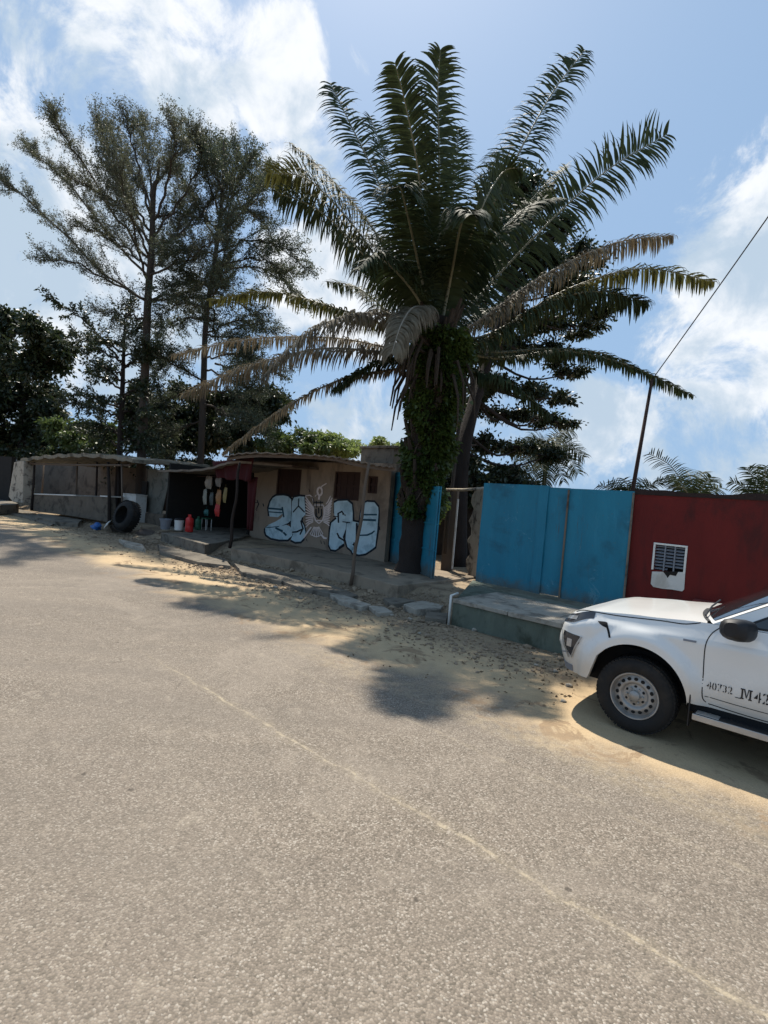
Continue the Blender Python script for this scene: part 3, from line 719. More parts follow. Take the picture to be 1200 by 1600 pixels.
# ------------------------------------------------------------------ leaning sheets and boards between shop and shelter
A0 = G(231, 806, .28); 
def leaning(name, pts, mat, label, cat, A, n, thick=.03, lean=.0, bev=.004):
    q = [ONP(x, y, A, n) for x, y in pts]; q = [a - n * (a.z * lean) for a in q]
    m = MB(); m.prism(q, -n * thick); o = m.build(name, mat, bev=bev); return tag(o, label, cat)
leaning('grey_sheet', [(231, 733), (268, 735), (262, 760), (252, 804), (228, 800)], simple('grey_green_sheet', (.15, .145, .12), .85, .3, 4, .4, dark=(.04, .045, .035), dscale=2, damt=.8), 'grey green sheet closing the space left of the shop opening', 'panel', UVP(0, 9.5), -V)
leaning('brown_plank', [(269, 737), (284, 737), (283, 815), (269, 815)], M_DWOOD, 'dark brown plank panel inside the shop corner', 'panel', UVP(0, 10.2), -V)
leaning('dark_board', [(222, 752), (230, 752), (226, 800), (217, 800)], M_BLACKISH, 'narrow black board standing beside the grey sheet', 'board', UVP(0, 9.4), -V)
leaning('low_cement_wall', [(216, 800), (256, 804), (250, 826), (212, 818)], M_SHEL, 'low cement wall under the grey sheet', 'low wall', UVP(0, 9.3), -V, .2)
# ------------------------------------------------------------------ roadside shelter
SA = G(50, 797, .25); SB = G(172, 816, .25); SDd = (SB - SA); SLn = SDd.length; SDd.normalize(); SN = Vector((SDd.y, -SDd.x, 0))
if SN.dot(CAMP - SA) < 0: SN = -SN
def SP(px, py, off=0.0): return ONP(px, py, SA + SN * off, SN)
sh = thing('market_shelter', (SA + SB) / 2 - SN, 'open roadside market shelter with a thatched board roof on sticks and a low wall', 'shelter')
bt = [(48, 774), (90, 774), (120, 775), (172, 776)]
q = [SP(x, y) for x, y in bt]
m = MB(); m.prism([q[0], q[3], SP(174, 817), SP(110, 806), SP(48, 798)], -SN * .22); m.build('low_wall', M_SHEL, sh, bev=.01)
m = MB()
for a, b_ in (((36, 772), (118, 775)), ((156, 776), (172, 777))):
    x, y = SP(*a, .02), SP(*b_, .02); m.box(x, (y - x), -SN * 1.1, Z * .05)
m.build('white_top_strip', M_WHITEP, sh, bev=.005)  # white strip along the top of the low wall
rf = [(32, 717), (60, 713), (95, 710), (130, 709), (170, 711), (207, 717)]
rp = [SP(x, y, .35) for x, y in rf]; fine = []
for i in range(len(rp) - 1):
    for k in range(12): fine.append(rp[i].lerp(rp[i + 1], k / 12))
fine.append(rp[-1])
m = MB(); rows = [[p_ - SN * (3.6 * j / 12) + Z * (.03 * math.sin(k * .9 + j) + .02 * rnd.random() + .03 * j * .3) for k, p_ in enumerate(fine)] for j in range(13)]
lower = [[p_ - Z * (.12 + .03 * rnd.random()) for p_ in r] for r in rows]
m.grid(rows); m.grid(lower)
for r0, r1 in ((rows[0], lower[0]), (rows[-1], lower[-1]), ([r[0] for r in rows], [r[0] for r in lower]), ([r[-1] for r in rows], [r[-1] for r in lower])): m.grid([r0, r1])
m.build('roof', M_THATCH, sh)
m = MB(); a, b_ = SP(35, 724, .1), SP(204, 727, .1); m.tube([a, a.lerp(b_, .5) - Z * .03, b_], .045, 7); m.build('beam', M_WOOD, sh)
for (x0, y0, x1, y1, off, r_) in ((49, 798, 54, 722, .05, .05), (64, 788, 68, 724, -1.3, .045), (118, 778, 121, 722, -.9, .045), (150, 780, 152, 722, -.9, .05), (171, 815, 169, 722, .05, .07), (194, 764, 190, 725, .2, .035), (183, 812, 186, 722, -.8, .06)):
    a = SP(x0, y0, off); b_ = SP(x1, y1, off); a.z = min(a.z, .25) if y0 > 780 else .8
    if y0 <= 780: a.z = .25
    m = MB(); m.tube([a, a.lerp(b_, .5) + SDd * .03, b_], [r_, r_ * .9, r_ * .8], 8); m.build('post', M_WOOD if r_ < .05 else M_DBARK, sh, True)
m = MB(); a, b_ = SP(30, 735, -3.3), SP(215, 735, -3.3); a.z = b_.z = .2; m.box(a - SDd * 1, (b_ - a) + SDd * 1.5, -SN * .18, Z * 2.35)
o = m.build('back_wall', simple('old_brown_wall', (.16, .125, .095), .93, .3, 3, .5, dark=(.06, .045, .035), dscale=1.2, damt=.8)); tag(o, 'old brown wall behind the roadside shelter', 'wall')
m = MB(); m.prism([SP(13, 776, .4), SP(22, 722, .4), SP(37, 720, .4), SP(35, 786, .4), SP(20, 784, .4)], -SN * .5)
o = m.build('whitewashed_pillar', M_WORN, bev=.02); tag(o, 'tapering whitewashed pillar at the far end of the shelter', 'pillar')
m = MB(); a = SP(-60, 780, -.5); b_ = SP(14, 782, -.5); a.z = b_.z = .1; m.box(a, b_ - a, -SN * .2, Z * 2.5); o = m.build('far_wall', M_BLACKISH); tag(o, 'dark wall beyond the whitewashed pillar', 'wall')
slab('low_wall_slab', [(-40, 774), (10, 776), (30, 788), (0, 789), (-50, 786)], .45, .4, M_CONC); tag(bpy.data.objects['low_wall_slab'], 'pale low slab at the far left beside the whitewashed pillar', 'slab')
# white appliance
p = G(200, 803, .3)
p = AT(200, 803, p.y * .82); w_, h = sc_at(p, 33), sc_at(p, 42)
p.z = .29
t = thing('old_freezer', p, 'old white cabinet freezer standing under the shelter end behind the big worn tyre', 'freezer')
m = MB(); m.box(p - SDd * w_ / 2, SDd * w_, -SN * .5, Z * h); m.build('cabinet', M_WHITEP, t, bev=.015)
m = MB(); m.box(p - SDd * w_ / 2 - SDd * .01 + SN * .02 + Z * (h + .003), SDd * (w_ + .02), -SN * .54, Z * .05); m.build('lid', M_WHITEP, t, bev=.012)
m = MB()
for k in range(5): m.box(p - SDd * w_ * .38 + SN * .004 + Z * (h * .55 + k * .035), SDd * w_ * .34, SN * .006, Z * .014)
m.build('vent', M_BLACKISH, t)
m = MB(); m.box(p + SDd * w_ * .05 + SN * .004 + Z * h * .3, SDd * w_ * .36, SN * .008, Z * h * .5); m.build('door_panel', simple('enamel_scratched', (.45, .43, .38), .6, .3, 8, .2, dark=(.14, .08, .04), dscale=4, damt=.7), t, bev=.004)
# big worn tyre leaning
def tyre(c, R, wdt, ax, label, n=36):
    t = thing('worn_tyre', Vector((c.x, c.y, c.z - R)), label, 'tyre', None)
    m = MB(); prof = []
    for k in range(13):
        a = math.pi * k / 12; prof.append((R - wdt * .5 + math.sin(a) ** .6 * wdt * .5, -math.cos(a) * wdt / 2))
    prof = [(R * .6, -wdt * .42), (R * .62, -wdt * .5)] + prof + [(R * .62, wdt * .5), (R * .6, wdt * .42), (R * .72, wdt * .36), (R * .72, -wdt * .36), (R * .6, -wdt * .42)]
    m.lathe(prof, c, ax, n); m.build('carcass', M_RUBBER, t, True, angle=50)
    m = MB()
    for k in range(n):
        a = 2 * math.pi * k / n; axv = Vector(ax).normalized(); u_ = axv.orthogonal().normalized(); v_ = axv.cross(u_)
        rd = u_ * math.cos(a) + v_ * math.sin(a); tg = -u_ * math.sin(a) + v_ * math.cos(a)
        for s_ in (-1, 1):
            m.box(c + rd * (R - .01) + axv * (s_ * wdt * .22 - wdt * .14) - tg * R * .05, tg * R * .09, axv * wdt * .28, rd * .022)
    m.build('tread', M_RUBBER, t)
    return t
p = G(197, 824, .15); p = AT(197, 822, 18.2); R_ = sc_at(p, 24); p.z = .15 + R_ * .97
tyre(p, R_, .45, SN + Z * .25, 'big worn tyre leaning upright in front of the white freezer')
# heap, sheets, bag
def blob(name, px, py, z, rx, ry, rz, mat, label, cat, seed=1, Y=None, group=None):
    p = G(px, py, z) if Y is None else AT(px, py, Y)
    vs, fs = rock_mesh(1, seed, 1, 3); m = MB()
    sx, sy, sz = sc_at(p, rx), sc_at(p, ry), sc_at(p, rz); p.z = z
    m.add([p + SDd * q.x * sx + SN * q.y * sy + Z * max(-.02, q.z * sz * 1.0 + sz * .55) for q in vs], fs)
    return tag(m.build(name, mat, None, True), label, cat, group)
blob('blue_plastic_bag', 150, 827, .03, 10, 9, 6, M_PLBLUE, 'crumpled blue plastic bag lying on the verge below the shelter', 'plastic bag', 4)
blob('clay_pot', 122, 805, .16, 9, 8, 9, simple('clay', (.12, .07, .045), .9, .3, 8, .3), 'round brown clay pot lying against the shelter wall', 'pot', 6)
blob('rubble_heap', 190, 832, .02, 24, 14, 8, simple('heap', (.10, .08, .062), .95, .5, 9, 1, .05), 'dark heap of rubbish at the foot of the big tyre', 'rubbish heap', 9)
blob('rubble_heap', 228, 838, .04, 18, 12, 7, simple('heap2', (.13, .10, .08), .95, .5, 9, 1, .05), 'low brown rubbish heap left of the shop step', 'rubbish heap', 12)
def flat_scrap(name, px4, z, mat, label, cat, thick=.02, lift=0.0, group=None):
    pts = [G(x, y, z) for x, y in px4]; pts = [p_ + Z * (lift * i / len(pts)) for i, p_ in enumerate(pts)]
    m = MB(); m.prism(pts, (0, 0, thick)); return tag(m.build(name, mat, bev=.004), label, cat, group)
flat_scrap('white_scrap_sheet', [(162, 826), (170, 812), (181, 800), (183, 806), (176, 818), (168, 828)], .15, M_WHITEP, 'white torn sheet lying between the blue bag and the tyre', 'scrap', .03, .25)
GR = 'broken slabs along the verge'
SLABS = [([(60, 802), (100, 806), (128, 812), (122, 818), (86, 815), (55, 808)], .16, 'grey flat slab beside the clay pot'), ([(0, 789), (50, 800), (92, 816), (80, 820), (40, 808), (-8, 796)], .07, 'long thin slab bordering the sandy verge before the shelter'),
         ([(104, 812), (118, 806), (124, 812), (112, 819)], .12, 'small white stone slab near the blue bag'), ([(186, 842), (222, 850), (228, 858), (196, 850)], .10, 'pale broken slab left of the shop step'),
         ([(246, 850), (300, 862), (352, 873), (362, 884), (310, 878), (252, 862)], .10, 'long low slab in front of the shop step'), ([(366, 880), (420, 890), (452, 902), (440, 908), (378, 894)], .10, 'slab piece below the near end of the cement ledge'),
         ([(420, 888), (520, 914), (560, 930), (545, 934), (470, 918), (424, 902)], .09, 'long tilted slab under the graffiti wall ledge'), ([(512, 925), (540, 930), (580, 944), (566, 948), (530, 938)], .09, 'sunlit pale slab edge below the leaning post'),
         ([(572, 945), (600, 948), (615, 956), (590, 958)], .07, 'small pale slab right of the sunlit slab'), ([(632, 944), (660, 938), (694, 944), (688, 952), (648, 952)], .12, 'flat bright slab just left of the platform'),
         ([(598, 934), (640, 930), (655, 938), (612, 944)], .10, 'dull slab piece before the blue gate leaf'), ([(470, 905), (500, 908), (520, 918), (490, 916)], .12, 'brown slab fragment against the ledge foot'),
         ([(668, 956), (700, 958), (696, 968), (664, 964)], .08, 'small slab touching the platform corner')]
for pts, z, lb in SLABS:
    o = slab('broken_slab', pts, z, z - .0 + .03, M_SLAB if ('bright' in lb or 'pale' in lb or 'sunlit' in lb or 'white' in lb) else M_CONC, .008, jit=.018); tag(o, lb, 'slab', GR)
# larger single stones
STN = [(690, 968, 6), (612, 962, 4), (655, 990, 3.2), (560, 952, 5), (470, 935, 4), (430, 918, 4), (330, 885, 4), (278, 868, 4), (880, 1096, 4.5), (890, 1072, 6), (868, 1050, 5), (838, 1040, 4), (742, 985, 5), (640, 968, 4)]
for i, (x, y, r_) in enumerate(STN):
    p = G(x, y, .01); vs, fs = rock_mesh(sc_at(p, r_), i + 40, .55, 2); m = MB(); m.add([p + q + Z * sc_at(p, r_) * .2 for q in vs], fs)
    wh = ['beside the platform corner', 'below the small pale slab', 'alone on the sandy patch', 'under the sunlit slab edge', 'on the rubble below the graffiti', 'at the ledge foot slab', 'before the shop step corner', 'on the verge left of the step', 'in front of the truck bumper, lower of two', 'in front of the truck bumper, upper of two', 'between platform and truck lamp', 'at the platform foot near the truck', 'at the platform foot near its free corner', 'next to the bright flat slab'][i]
    o = m.build('stone', M_SLAB, None, True); tag(o, 'rough stone lying ' + wh, 'stone', 'single stones on the verge')
# ------------------------------------------------------------------ blue gate leaves, gateway
ga = G(604, 879, .28); gb = G(676, 909, .28); gd = (gb - ga).normalized(); gn = Vector((gd.y, -gd.x, 0)); gn = gn if gn.dot(CAMP - ga) > 0 else -gn
def GP(px, py, off=0): return ONP(px, py, ga + gn * off, gn)
def gate_leaf(x0, x1, xt0, xt1, y0, y0b, yt, label):
    a = GP(x0, y0); b_ = GP(x1, y0b); t0 = GP(xt0, yt); t1 = GP(xt1, yt + 2)
    w_ = (b_ - a).length; zt = t0.z; dd = Vector((b_.x - a.x, b_.y - a.y, 0)).normalized()
    t = thing('blue_gate_leaf', Vector((a.x, a.y, .2)), label, 'gate')
    m = MB(); m.box(Vector((a.x, a.y, .33)), dd * w_, -gn * .03, Z * (zt - .33)); m.build('sheet_panel', M_BLUE, t, bev=.003)
    for z in (.36, .95, 1.55, zt - .12):
        m = MB(); m.box(Vector((a.x, a.y, z)) + gn * .002, dd * w_, gn * .025, Z * .035); m.build('rail', M_BLUE, t, bev=.004)
    for k in (0, 1):
        m = MB(); m.box(Vector((a.x, a.y, .31)) + dd * (w_ - .045) * k + gn * .028, dd * .045, gn * .03, Z * (zt - .31)); m.build('stile', M_BLUE, t, bev=.004)
gate_leaf(602, 632, 618, 650, 878, 890, 738, 'blue sheet metal gate leaf between the hut end and the palm trunk')
gate_leaf(650, 676, 660, 688, 901, 909, 760, 'blue sheet metal gate leaf right of the palm trunk')
m = MB(); a = G(688, 868, .3); a = AT(690, 868, 13.6); a.z = .25; top = AT(704, 764, 13.6)
m.box(a, Vector((.26, -.1, 0)), Vector((.08, .2, 0)), Z * (top.z - .25)); o = m.build('gate_post', M_WOOD, bev=.012); tag(o, 'thick grey weathered post at the gateway right of the blue gate leaf', 'post')
m = MB(); m.box(a + Vector((.265, -.104, .1)), Vector((.035, -.012, 0)), Vector((.03, .08, 0)), Z * (top.z - .6)); o = m.build('white_batten', M_WHITEP, bev=.004); tag(o, 'thin white batten nailed to the grey gateway post', 'batten')
p0, p1 = AT(697, 765, 13.5), AT(757, 763, 12.0); m = MB(); m.tube([p0, p0.lerp(p1, .5) - Z * .02, p1], .035, 8)
o = m.build('gateway_bar', M_WORN, None, True); tag(o, 'pale bar across the top of the gateway', 'bar')
wa, wb = AT(728, 884, 13.0), AT(757, 884, 12.0); wa.z = wb.z = .2
m = MB(); n_ = 14; zt = AT(745, 764, 12.2).z; outl = []
for k in range(n_ + 1): outl.append(wa + Z * ((zt - .2) * k / n_) + (wb - wa) * (.12 * math.sin(k * 1.9) + .05))
outl += [wb + Z * (zt - .15), wb]
m.prism(outl, Vector((.1, .25, 0))); o = m.build('crumbling_wall_end', M_WORN, bev=.012); tag(o, 'crumbling whitewashed wall end at the gateway beside the large blue fence', 'wall')
a = AT(655, 800, 17.6); b_ = AT(775, 800, 17.2); a.z = b_.z = .1  # added dark wall, darkens the gateway where bright ground showed through
m = MB(); m.box(a, b_ - a, Vector((0, .2, 0)), Z * 2.35); o = m.build('added_dark_wall', simple('gateway_shade_brown', (.05, .038, .028), .95, .4, 3, .5, dark=(.02, .015, .012), dscale=1.5, damt=.8)); tag(o, 'added dark brown wall that shades the view deep inside the gateway', 'wall')
# thin bent climbing stem
pts = [AT(x, y, Y) for x, y, Y in ((728, 590, 14.2), (726, 625, 14.1), (718, 660, 14), (712, 700, 13.8), (709, 740, 13.6), (703, 790, 13.5), (695, 865, 13.4))]
m = MB(); m.tube(pts, [.035, .045, .05, .055, .05, .045, .04], 8); o = m.build('liana', M_BARK, None, True); tag(o, 'bent pale woody liana hanging from the palm crown past the gateway', 'liana')
# ------------------------------------------------------------------ platform, blue fence, red wall
PB0 = G(705, 976, 0); PB1 = G(870, 1021, 0); pd = (PB1 - PB0).normalized(); pn = Vector((pd.y, -pd.x, 0)); pn = pn if pn.dot(CAMP - PB0) > 0 else -pn
BA = G(742, 909, .45); BB = G(980, 957, .45); bd = (BB - BA).normalized(); bn = Vector((bd.y, -bd.x, 0)); bn = bn if bn.dot(CAMP - BA) > 0 else -bn
def BP(px, py, off=0.0): return ONP(px, py, BA + bn * off, bn)
plat = thing('concrete_platform', PB0 + pd * 2 - pn, 'long mossy concrete platform with pale slabs on top in front of the blue fence', 'platform')
back0 = BA + bd * -.45 - bn * .6; back0.z = 0; back1 = BA + bd * 9 - bn * .6; back1.z = 0
f1 = PB0 + pd * 9
m = MB()
fl = [PB0 + pd * (9 * k / 60) + pn * (.012 * math.sin(k * 1.7)) for k in range(61)]
m.prism([q + Z * -.05 for q in fl + [back1, back0]], Z * .43); m.build('base', M_CONCG, plat, bev=.012)
m = MB(); k0 = 0.0; i = 0
while k0 < 8.9:
    L_ = rnd.uniform(.8, 1.3); a = PB0 + pd * k0; dpt = .9 if k0 < 5 else .9
    dz = rnd.uniform(-.006, .006); e0 = .05 + rnd.uniform(-.02, .03)
    b0 = a + pn * e0 - pn * (1.45 + .02 * k0); nn = 6
    top_ = [a + pd * (L_ - .02) * j / nn + pn * (e0 + rnd.uniform(-.02, .012)) for j in range(nn + 1)]
    m.prism([q + Z * (.383 + dz) for q in top_ + [b0 + pd * (L_ - .02), b0]], Z * (.075 + rnd.uniform(-.01, .01))); k0 += L_
m.build('cap_slab', M_SLAB, plat, bev=.01)
m = MB(); a = PB0 - pd * .02 + pn * .05; m.tube([a + Z * .0, a + Z * .5, a + Z * .52 - pn * .2], .022, 8); o = m.build('white_pipe', M_PLWHITE, None, True); tag(o, 'thin white pipe standing at the free corner of the platform', 'pipe')
zt0 = BP(755, 756).z
fence = thing('blue_sheet_fence', BA + bd * 1.5, 'tall bright blue sheet metal fence standing on the concrete platform', 'fence')
s0 = (BP(742, 909) - BA).dot(bd); Lb = (BP(979, 900) - BA).dot(bd)
def bw(px0, px1, off, z0=.47, dz=0.0, name='sheet_panel'):
    a = (BP(px0, 850) - BA).dot(bd); b_ = (BP(px1, 850) - BA).dot(bd); m = MB(); rows = []
    nn = max(2, int((b_ - a) / .08)); nz = 14
    for j in range(nz + 1):
        z = z0 + (zt0 + dz - z0) * j / nz
        rows.append([Vector((BA.x, BA.y, z)) + bd * (a + (b_ - a) * i / nn) + bn * (off + .010 * math.sin(i * .8 + j * .5) * math.sin(j * .7 + a)) for i in range(nn + 1)])
    m.grid(rows); back = [[p_ - bn * .02 for p_ in r] for r in rows]; m.grid(back)
    for r0, r1 in ((rows[0], back[0]), (rows[-1], back[-1]), ([r[0] for r in rows], [r[0] for r in back]), ([r[-1] for r in rows], [r[-1] for r in back])): m.grid([r0, r1])
    return m.build(name, M_BLUE, fence, True, angle=40)
bw(748, 838, 0, .47, .02); bw(836, 851, .035, .47, .02, 'overlap_strip'); bw(848, 884, .01, .49, -.01); bw(882, 985, .033, .47, -.015)
m = MB(); a = (BP(883, 850) - BA).dot(bd); m.box(Vector((BA.x, BA.y, .46)) + bd * (a - .012) + bn * .045, bd * .03, bn * .02, Z * (zt0 - .5)); m.build('edge_strip', M_RUST, fence)
m = MB(); a = (BP(983, 850) - BA).dot(bd); m.box(Vector((BA.x, BA.y, .46)) + bd * a + bn * .045, bd * .03, bn * .02, Z * (zt0 - .5)); m.build('corner_trim', M_CONC, fence)
for z in (.75, 1.5, 2.3):
    m = MB(); m.box(Vector((BA.x, BA.y, z)) - bn * .07, bd * (Lb - .02), bn * .04, Z * .06); m.build('rail', M_WOOD, fence)
# red wall with louvred opening
sR = (BP(985, 850) - BA).dot(bd) - .10
va, vb = BP(1023, 870, 0), BP(1070, 870, 0); vt, vbm = BP(1046, 853).z, BP(1043, 893).z
sa_, sb_ = (va - BA).dot(bd), (vb - BA).dot(bd)
def RP(s, z, off=0): return Vector((BA.x, BA.y, 0)) + bd * s + Z * z + bn * off
rw = thing('red_wall', RP(sR + 4, 0), 'dark red painted masonry wall running on from the blue fence', 'wall')
m = MB()
def rbox(s_0, s_1, z0, z1, off=0, th=.18): m.box(RP(s_0, z0, off), bd * (s_1 - s_0), -bn * th, Z * (z1 - z0))
for a, b_ in ((sR, sa_), (sb_, 14)): rbox(a, b_, .1, 2.52)
rbox(sa_, sb_, .1, vbm); rbox(sa_, sb_, vt, 2.52)
m.build('masonry', M_RED, rw)
m = MB(); pr = []
for k in range(61): pr.append(RP(sR + (14 - sR) * k / 60, 2.523 + .025 * rnd.random() + .02 * math.sin(k * .8), .015))
pr += [RP(14, 2.46, .015), RP(sR, 2.46, .015)]; m.prism(pr, -bn * .21); m.build('coping', simple('dark_coping', (.03, .018, .015), .95, .4, 8, .6), rw)  # dark band along the top edge of the red wall
vent = thing('louvred_vent', RP((sa_ + sb_) / 2, vbm), 'white framed louvre vent with a ragged white patch below it on the red wall', 'vent')
fr_ = .03; m = MB()
m.box(RP(sa_ - fr_, vbm - .0, .02), bd * fr_, -bn * .06, Z * (vt - vbm)); m.box(RP(sb_, vbm - .0, .02), bd * fr_, -bn * .06, Z * (vt - vbm)); m.box(RP(sa_ - fr_, vt + .001, .021), bd * (sb_ - sa_ + 2 * fr_), -bn * .06, Z * fr_)
m.build('frame', M_PLWHITE, vent, bev=.004)
for k in (1, 2):
    m = MB(); m.box(RP(sa_ + (sb_ - sa_) * k / 3 - .008, vbm, .004), bd * .018, -bn * .04, Z * (vt - vbm)); m.build('mullion', M_PLGREY, vent)
for k in range(8):
    m = MB(); z = vbm + (vt - vbm) * (k + .35) / 8
    if k == 0: m.box(RP(sa_, z, -.02), bd * (sb_ - sa_) * .45, Vector((0, 0, .018)) - bn * .03, Z * .008)
    else: m.box(RP(sa_, z, -.02), bd * (sb_ - sa_), Vector((0, 0, .022)) - bn * .03, Z * .009)
    m.build('louvre', M_PLGREY, vent)
m = MB(); m.box(RP(sa_ - .02, vbm - .02, -.17), bd * (sb_ - sa_ + .04), -bn * .02, Z * (vt - vbm + .04)); m.build('dark_backing', M_BLACKISH, vent)
m = MB(); c = [(1019, 893), (1071, 894), (1069, 921), (1066, 924), (1050, 921), (1036, 920), (1021, 917), (1017, 912)]
m.prism([BP(x, y, .003) for x, y in c], bn * .012); m.build('plaster_patch', M_WHITEP, vent, bev=.003)
m = MB(); c = [(1036, 893), (1060, 893), (1056, 900), (1047, 898), (1043, 903), (1041, 899)]
m.prism([BP(x, y, .017) for x, y in c], bn * .004); m.build('broken_gap', M_BLACKISH, vent)
m = MB(); a, b_ = BP(1087, 935, .0), BP(1125, 938, .0); m.box(RP((a - BA).dot(bd), .2, .002), bd * (b_ - a).length, bn * .22, Z * (a.z - .2))
o = m.build('red_plinth_block', simple('faded_red', (.17, .035, .028), .85, .3, 4, .4), bev=.01); tag(o, 'low faded red block at the foot of the red wall behind the truck', 'block')
# electricity pole behind the wall and its wire
pt = AT(1019, 592, 12.5); pb = AT(991, 752, 12.5); dn = (pb - pt); pb2 = pt + dn * (1 + 1.15)
m = MB(); m.tube([Vector((pb2.x, pb2.y, .0)), pt.lerp(pb2, .5), pt], [.06, .05, .035], 10); o = m.build('utility_pole', M_DWOOD, None, True); tag(o, 'thin leaning pole rising behind the corner of the red wall', 'pole')
w0 = pt - Z * .02; w1 = AT(1203, 330, 9.0); pts = []
for k in range(31):
    t_ = k / 30 * 1.9; pts.append(w0 + (w1 - w0) * t_ - Z * (.06 * math.sin(min(1, t_ / 1.9) * math.pi)))
m = MB(); m.tube(pts, .011, 6); o = m.build('overhead_wire', M_PLBLACK, None, True); tag(o, 'single overhead wire climbing from the thin leaning pole', 'wire')
# ------------------------------------------------------------------ vegetation
M_FROND = leafmat('palm_leaflet', (.014, .024, .010), (.034, .046, .018), .7, .12, spec=.2)
M_FRONDO = leafmat('palm_leaflet_olive', (.036, .042, .012), (.072, .070, .020), .7, .20, spec=.2)
M_FRONDG = leafmat('palm_leaflet_drying', (.075, .062, .040), (.15, .125, .085), .75, .15, spec=.15)
M_RACH = simple('frond_midrib', (.20, .19, .12), .5, .25, 6, .2)
M_RACHG = simple('frond_midrib_dry', (.27, .23, .17), .6, .25, 6, .2)
M_FEATH = leafmat('feathery_leaf', (.030, .042, .022), (.062, .074, .042), .6, .3)
M_FEATHR = leafmat('feathery_leaf_warm', (.042, .050, .028), (.080, .086, .052), .6, .3)
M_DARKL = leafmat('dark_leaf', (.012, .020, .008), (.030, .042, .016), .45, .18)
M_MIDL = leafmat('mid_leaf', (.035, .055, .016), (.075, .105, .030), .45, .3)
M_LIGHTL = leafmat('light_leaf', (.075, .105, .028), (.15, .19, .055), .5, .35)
M_IVY = leafmat('ivy_leaf', (.022, .040, .010), (.06, .085, .018), .35, .25)

def bez(pts, n):
    """smooth curve through points (Catmull-Rom)"""
    P = [np.array(p, float) for p in pts]; P = [2 * P[0] - P[1]] + P + [2 * P[-1] - P[-2]]; out = []
    m_ = len(P) - 3
    for i in range(n + 1):
        x = i / n * m_; k = min(int(x), m_ - 1); t = x - k
        a, b_, c, d = P[k:k + 4]
        out.append(.5 * ((2 * b_) + (-a + c) * t + (2 * a - 5 * b_ + 4 * c - d) * t * t + (-a + 3 * b_ - 3 * c + d) * t ** 3))
    return np.array(out)
def frond(root_, pts, mat, rmat, Lmax=.95, twist=0.0, droop=.35, npair=200, bare=.10, r0=.045, spread=1.0, wid=.054, ragged=.12, side=None, face=0.0):
    cv = bez(pts, 60); seg = np.linalg.norm(np.diff(cv, axis=0), axis=1); s = np.concatenate([[0], np.cumsum(seg)]); L = s[-1]
    az = cv[-1] - cv[0]; az[2] = 0
    if np.linalg.norm(az) < .3: az = np.array([0., -1., 0])
    az /= np.linalg.norm(az); S0 = np.cross(az, [0, 0, 1])
    if face:
        e = cv[-1] - cv[0]; e /= np.linalg.norm(e); vd = cv[30] - np.array(CAMP); vd /= np.linalg.norm(vd); ip = np.cross(vd, e); ip *= 1 if ip.dot(S0) >= 0 else -1; S0 = S0 * (1 - face) + ip * face; S0 /= np.linalg.norm(S0)
    if side is not None: S0 = np.array(side, float); S0 /= np.linalg.norm(S0)
    V_, F_ = [], []
    for i in range(npair):
        u = bare + (1 - bare) * (i + .5) / npair; x = u * L; k = min(np.searchsorted(s, x) - 1, 59); k = max(k, 0)
        f = (x - s[k]) / max(seg[k], 1e-6); p = cv[k] * (1 - f) + cv[k + 1] * f; T = cv[k + 1] - cv[k]; T /= np.linalg.norm(T)
        tw = twist * (.3 + .7 * u)
        S = S0 - T * np.dot(S0, T); S /= np.linalg.norm(S); Nn = np.cross(S, T)
        if Nn[2] < 0: Nn = -Nn
        S = S * math.cos(tw) + Nn * math.sin(tw); Nn = np.cross(S, T); 
        if Nn[2] < 0: Nn = -Nn
        q_ = (u - bare) / (1 - bare); prof = min(1, .45 + 2.2 * q_) * (1 - .30 * max(0, q_ - .45) / .55) * (1 if q_ < .93 else 1 - .55 * (q_ - .93) / .07)
        for sg in (1, -1):
            for rep in range(1 if nr.random() > ragged else 0, 1 + (1 if nr.random() > ragged else 0)) if False else ((0,) if nr.random() > ragged else ()):
                ln = 1.02 * Lmax * prof * nr.uniform(.82, 1.12)
                lift = nr.choice([-.25, .05, .35]) + nr.uniform(-.12, .12)
                d = sg * S * spread + T * (.16 + .55 * u ** 2 + nr.uniform(-.08, .08)) + Nn * lift
                d /= np.linalg.norm(d)
                w_ = wid * nr.uniform(.8, 1.2); Wd = np.cross(d, Nn); Wd /= np.linalg.norm(Wd) + 1e-9
                q = [p]; dd = d.copy(); ns = 5
                for j in range(ns):
                    dd = dd + np.array([0, 0, -1.]) * droop * (.08 + .85 * (j / ns) ** 1.4) * nr.uniform(.8, 1.25); dd /= np.linalg.norm(dd)
                    q.append(q[-1] + dd * ln / ns)
                ws = [.45, 1, 1, .85, .55, .08]; o = len(V_)
                for j in range(ns + 1): V_ += [q[j] - Wd * w_ * ws[j] / 2, q[j] + Wd * w_ * ws[j] / 2]
                for j in range(ns): F_.append((o + 2 * j, o + 2 * j + 1, o + 2 * j + 3, o + 2 * j + 2))
    fo = quick('frond', V_, F_, mat, root_)
    m = MB(); m.tube([Vector(c) for c in cv[::3]], [r0 * (1 - .93 * (k / (len(cv[::3]) - 1)) ** .8) + .004 for k in range(len(cv[::3]))], 7)
    m.build('midrib', rmat, fo, True)
    return fo
PYB = G(641, 897, .28).y
PB = AT(641, 897, PYB); PB.z = .2
CR = AT(683, 545, PYB)                                  # heart of the crown
palm = thing('oil_palm', PB, 'huge oil palm with a wide crown of long arching fronds before the blue gate', 'palm tree')
tp = [PB, AT(647, 840, PYB), AT(656, 760, PYB), AT(668, 660, PYB), AT(682, 560, PYB), AT(686, 500, PYB)]
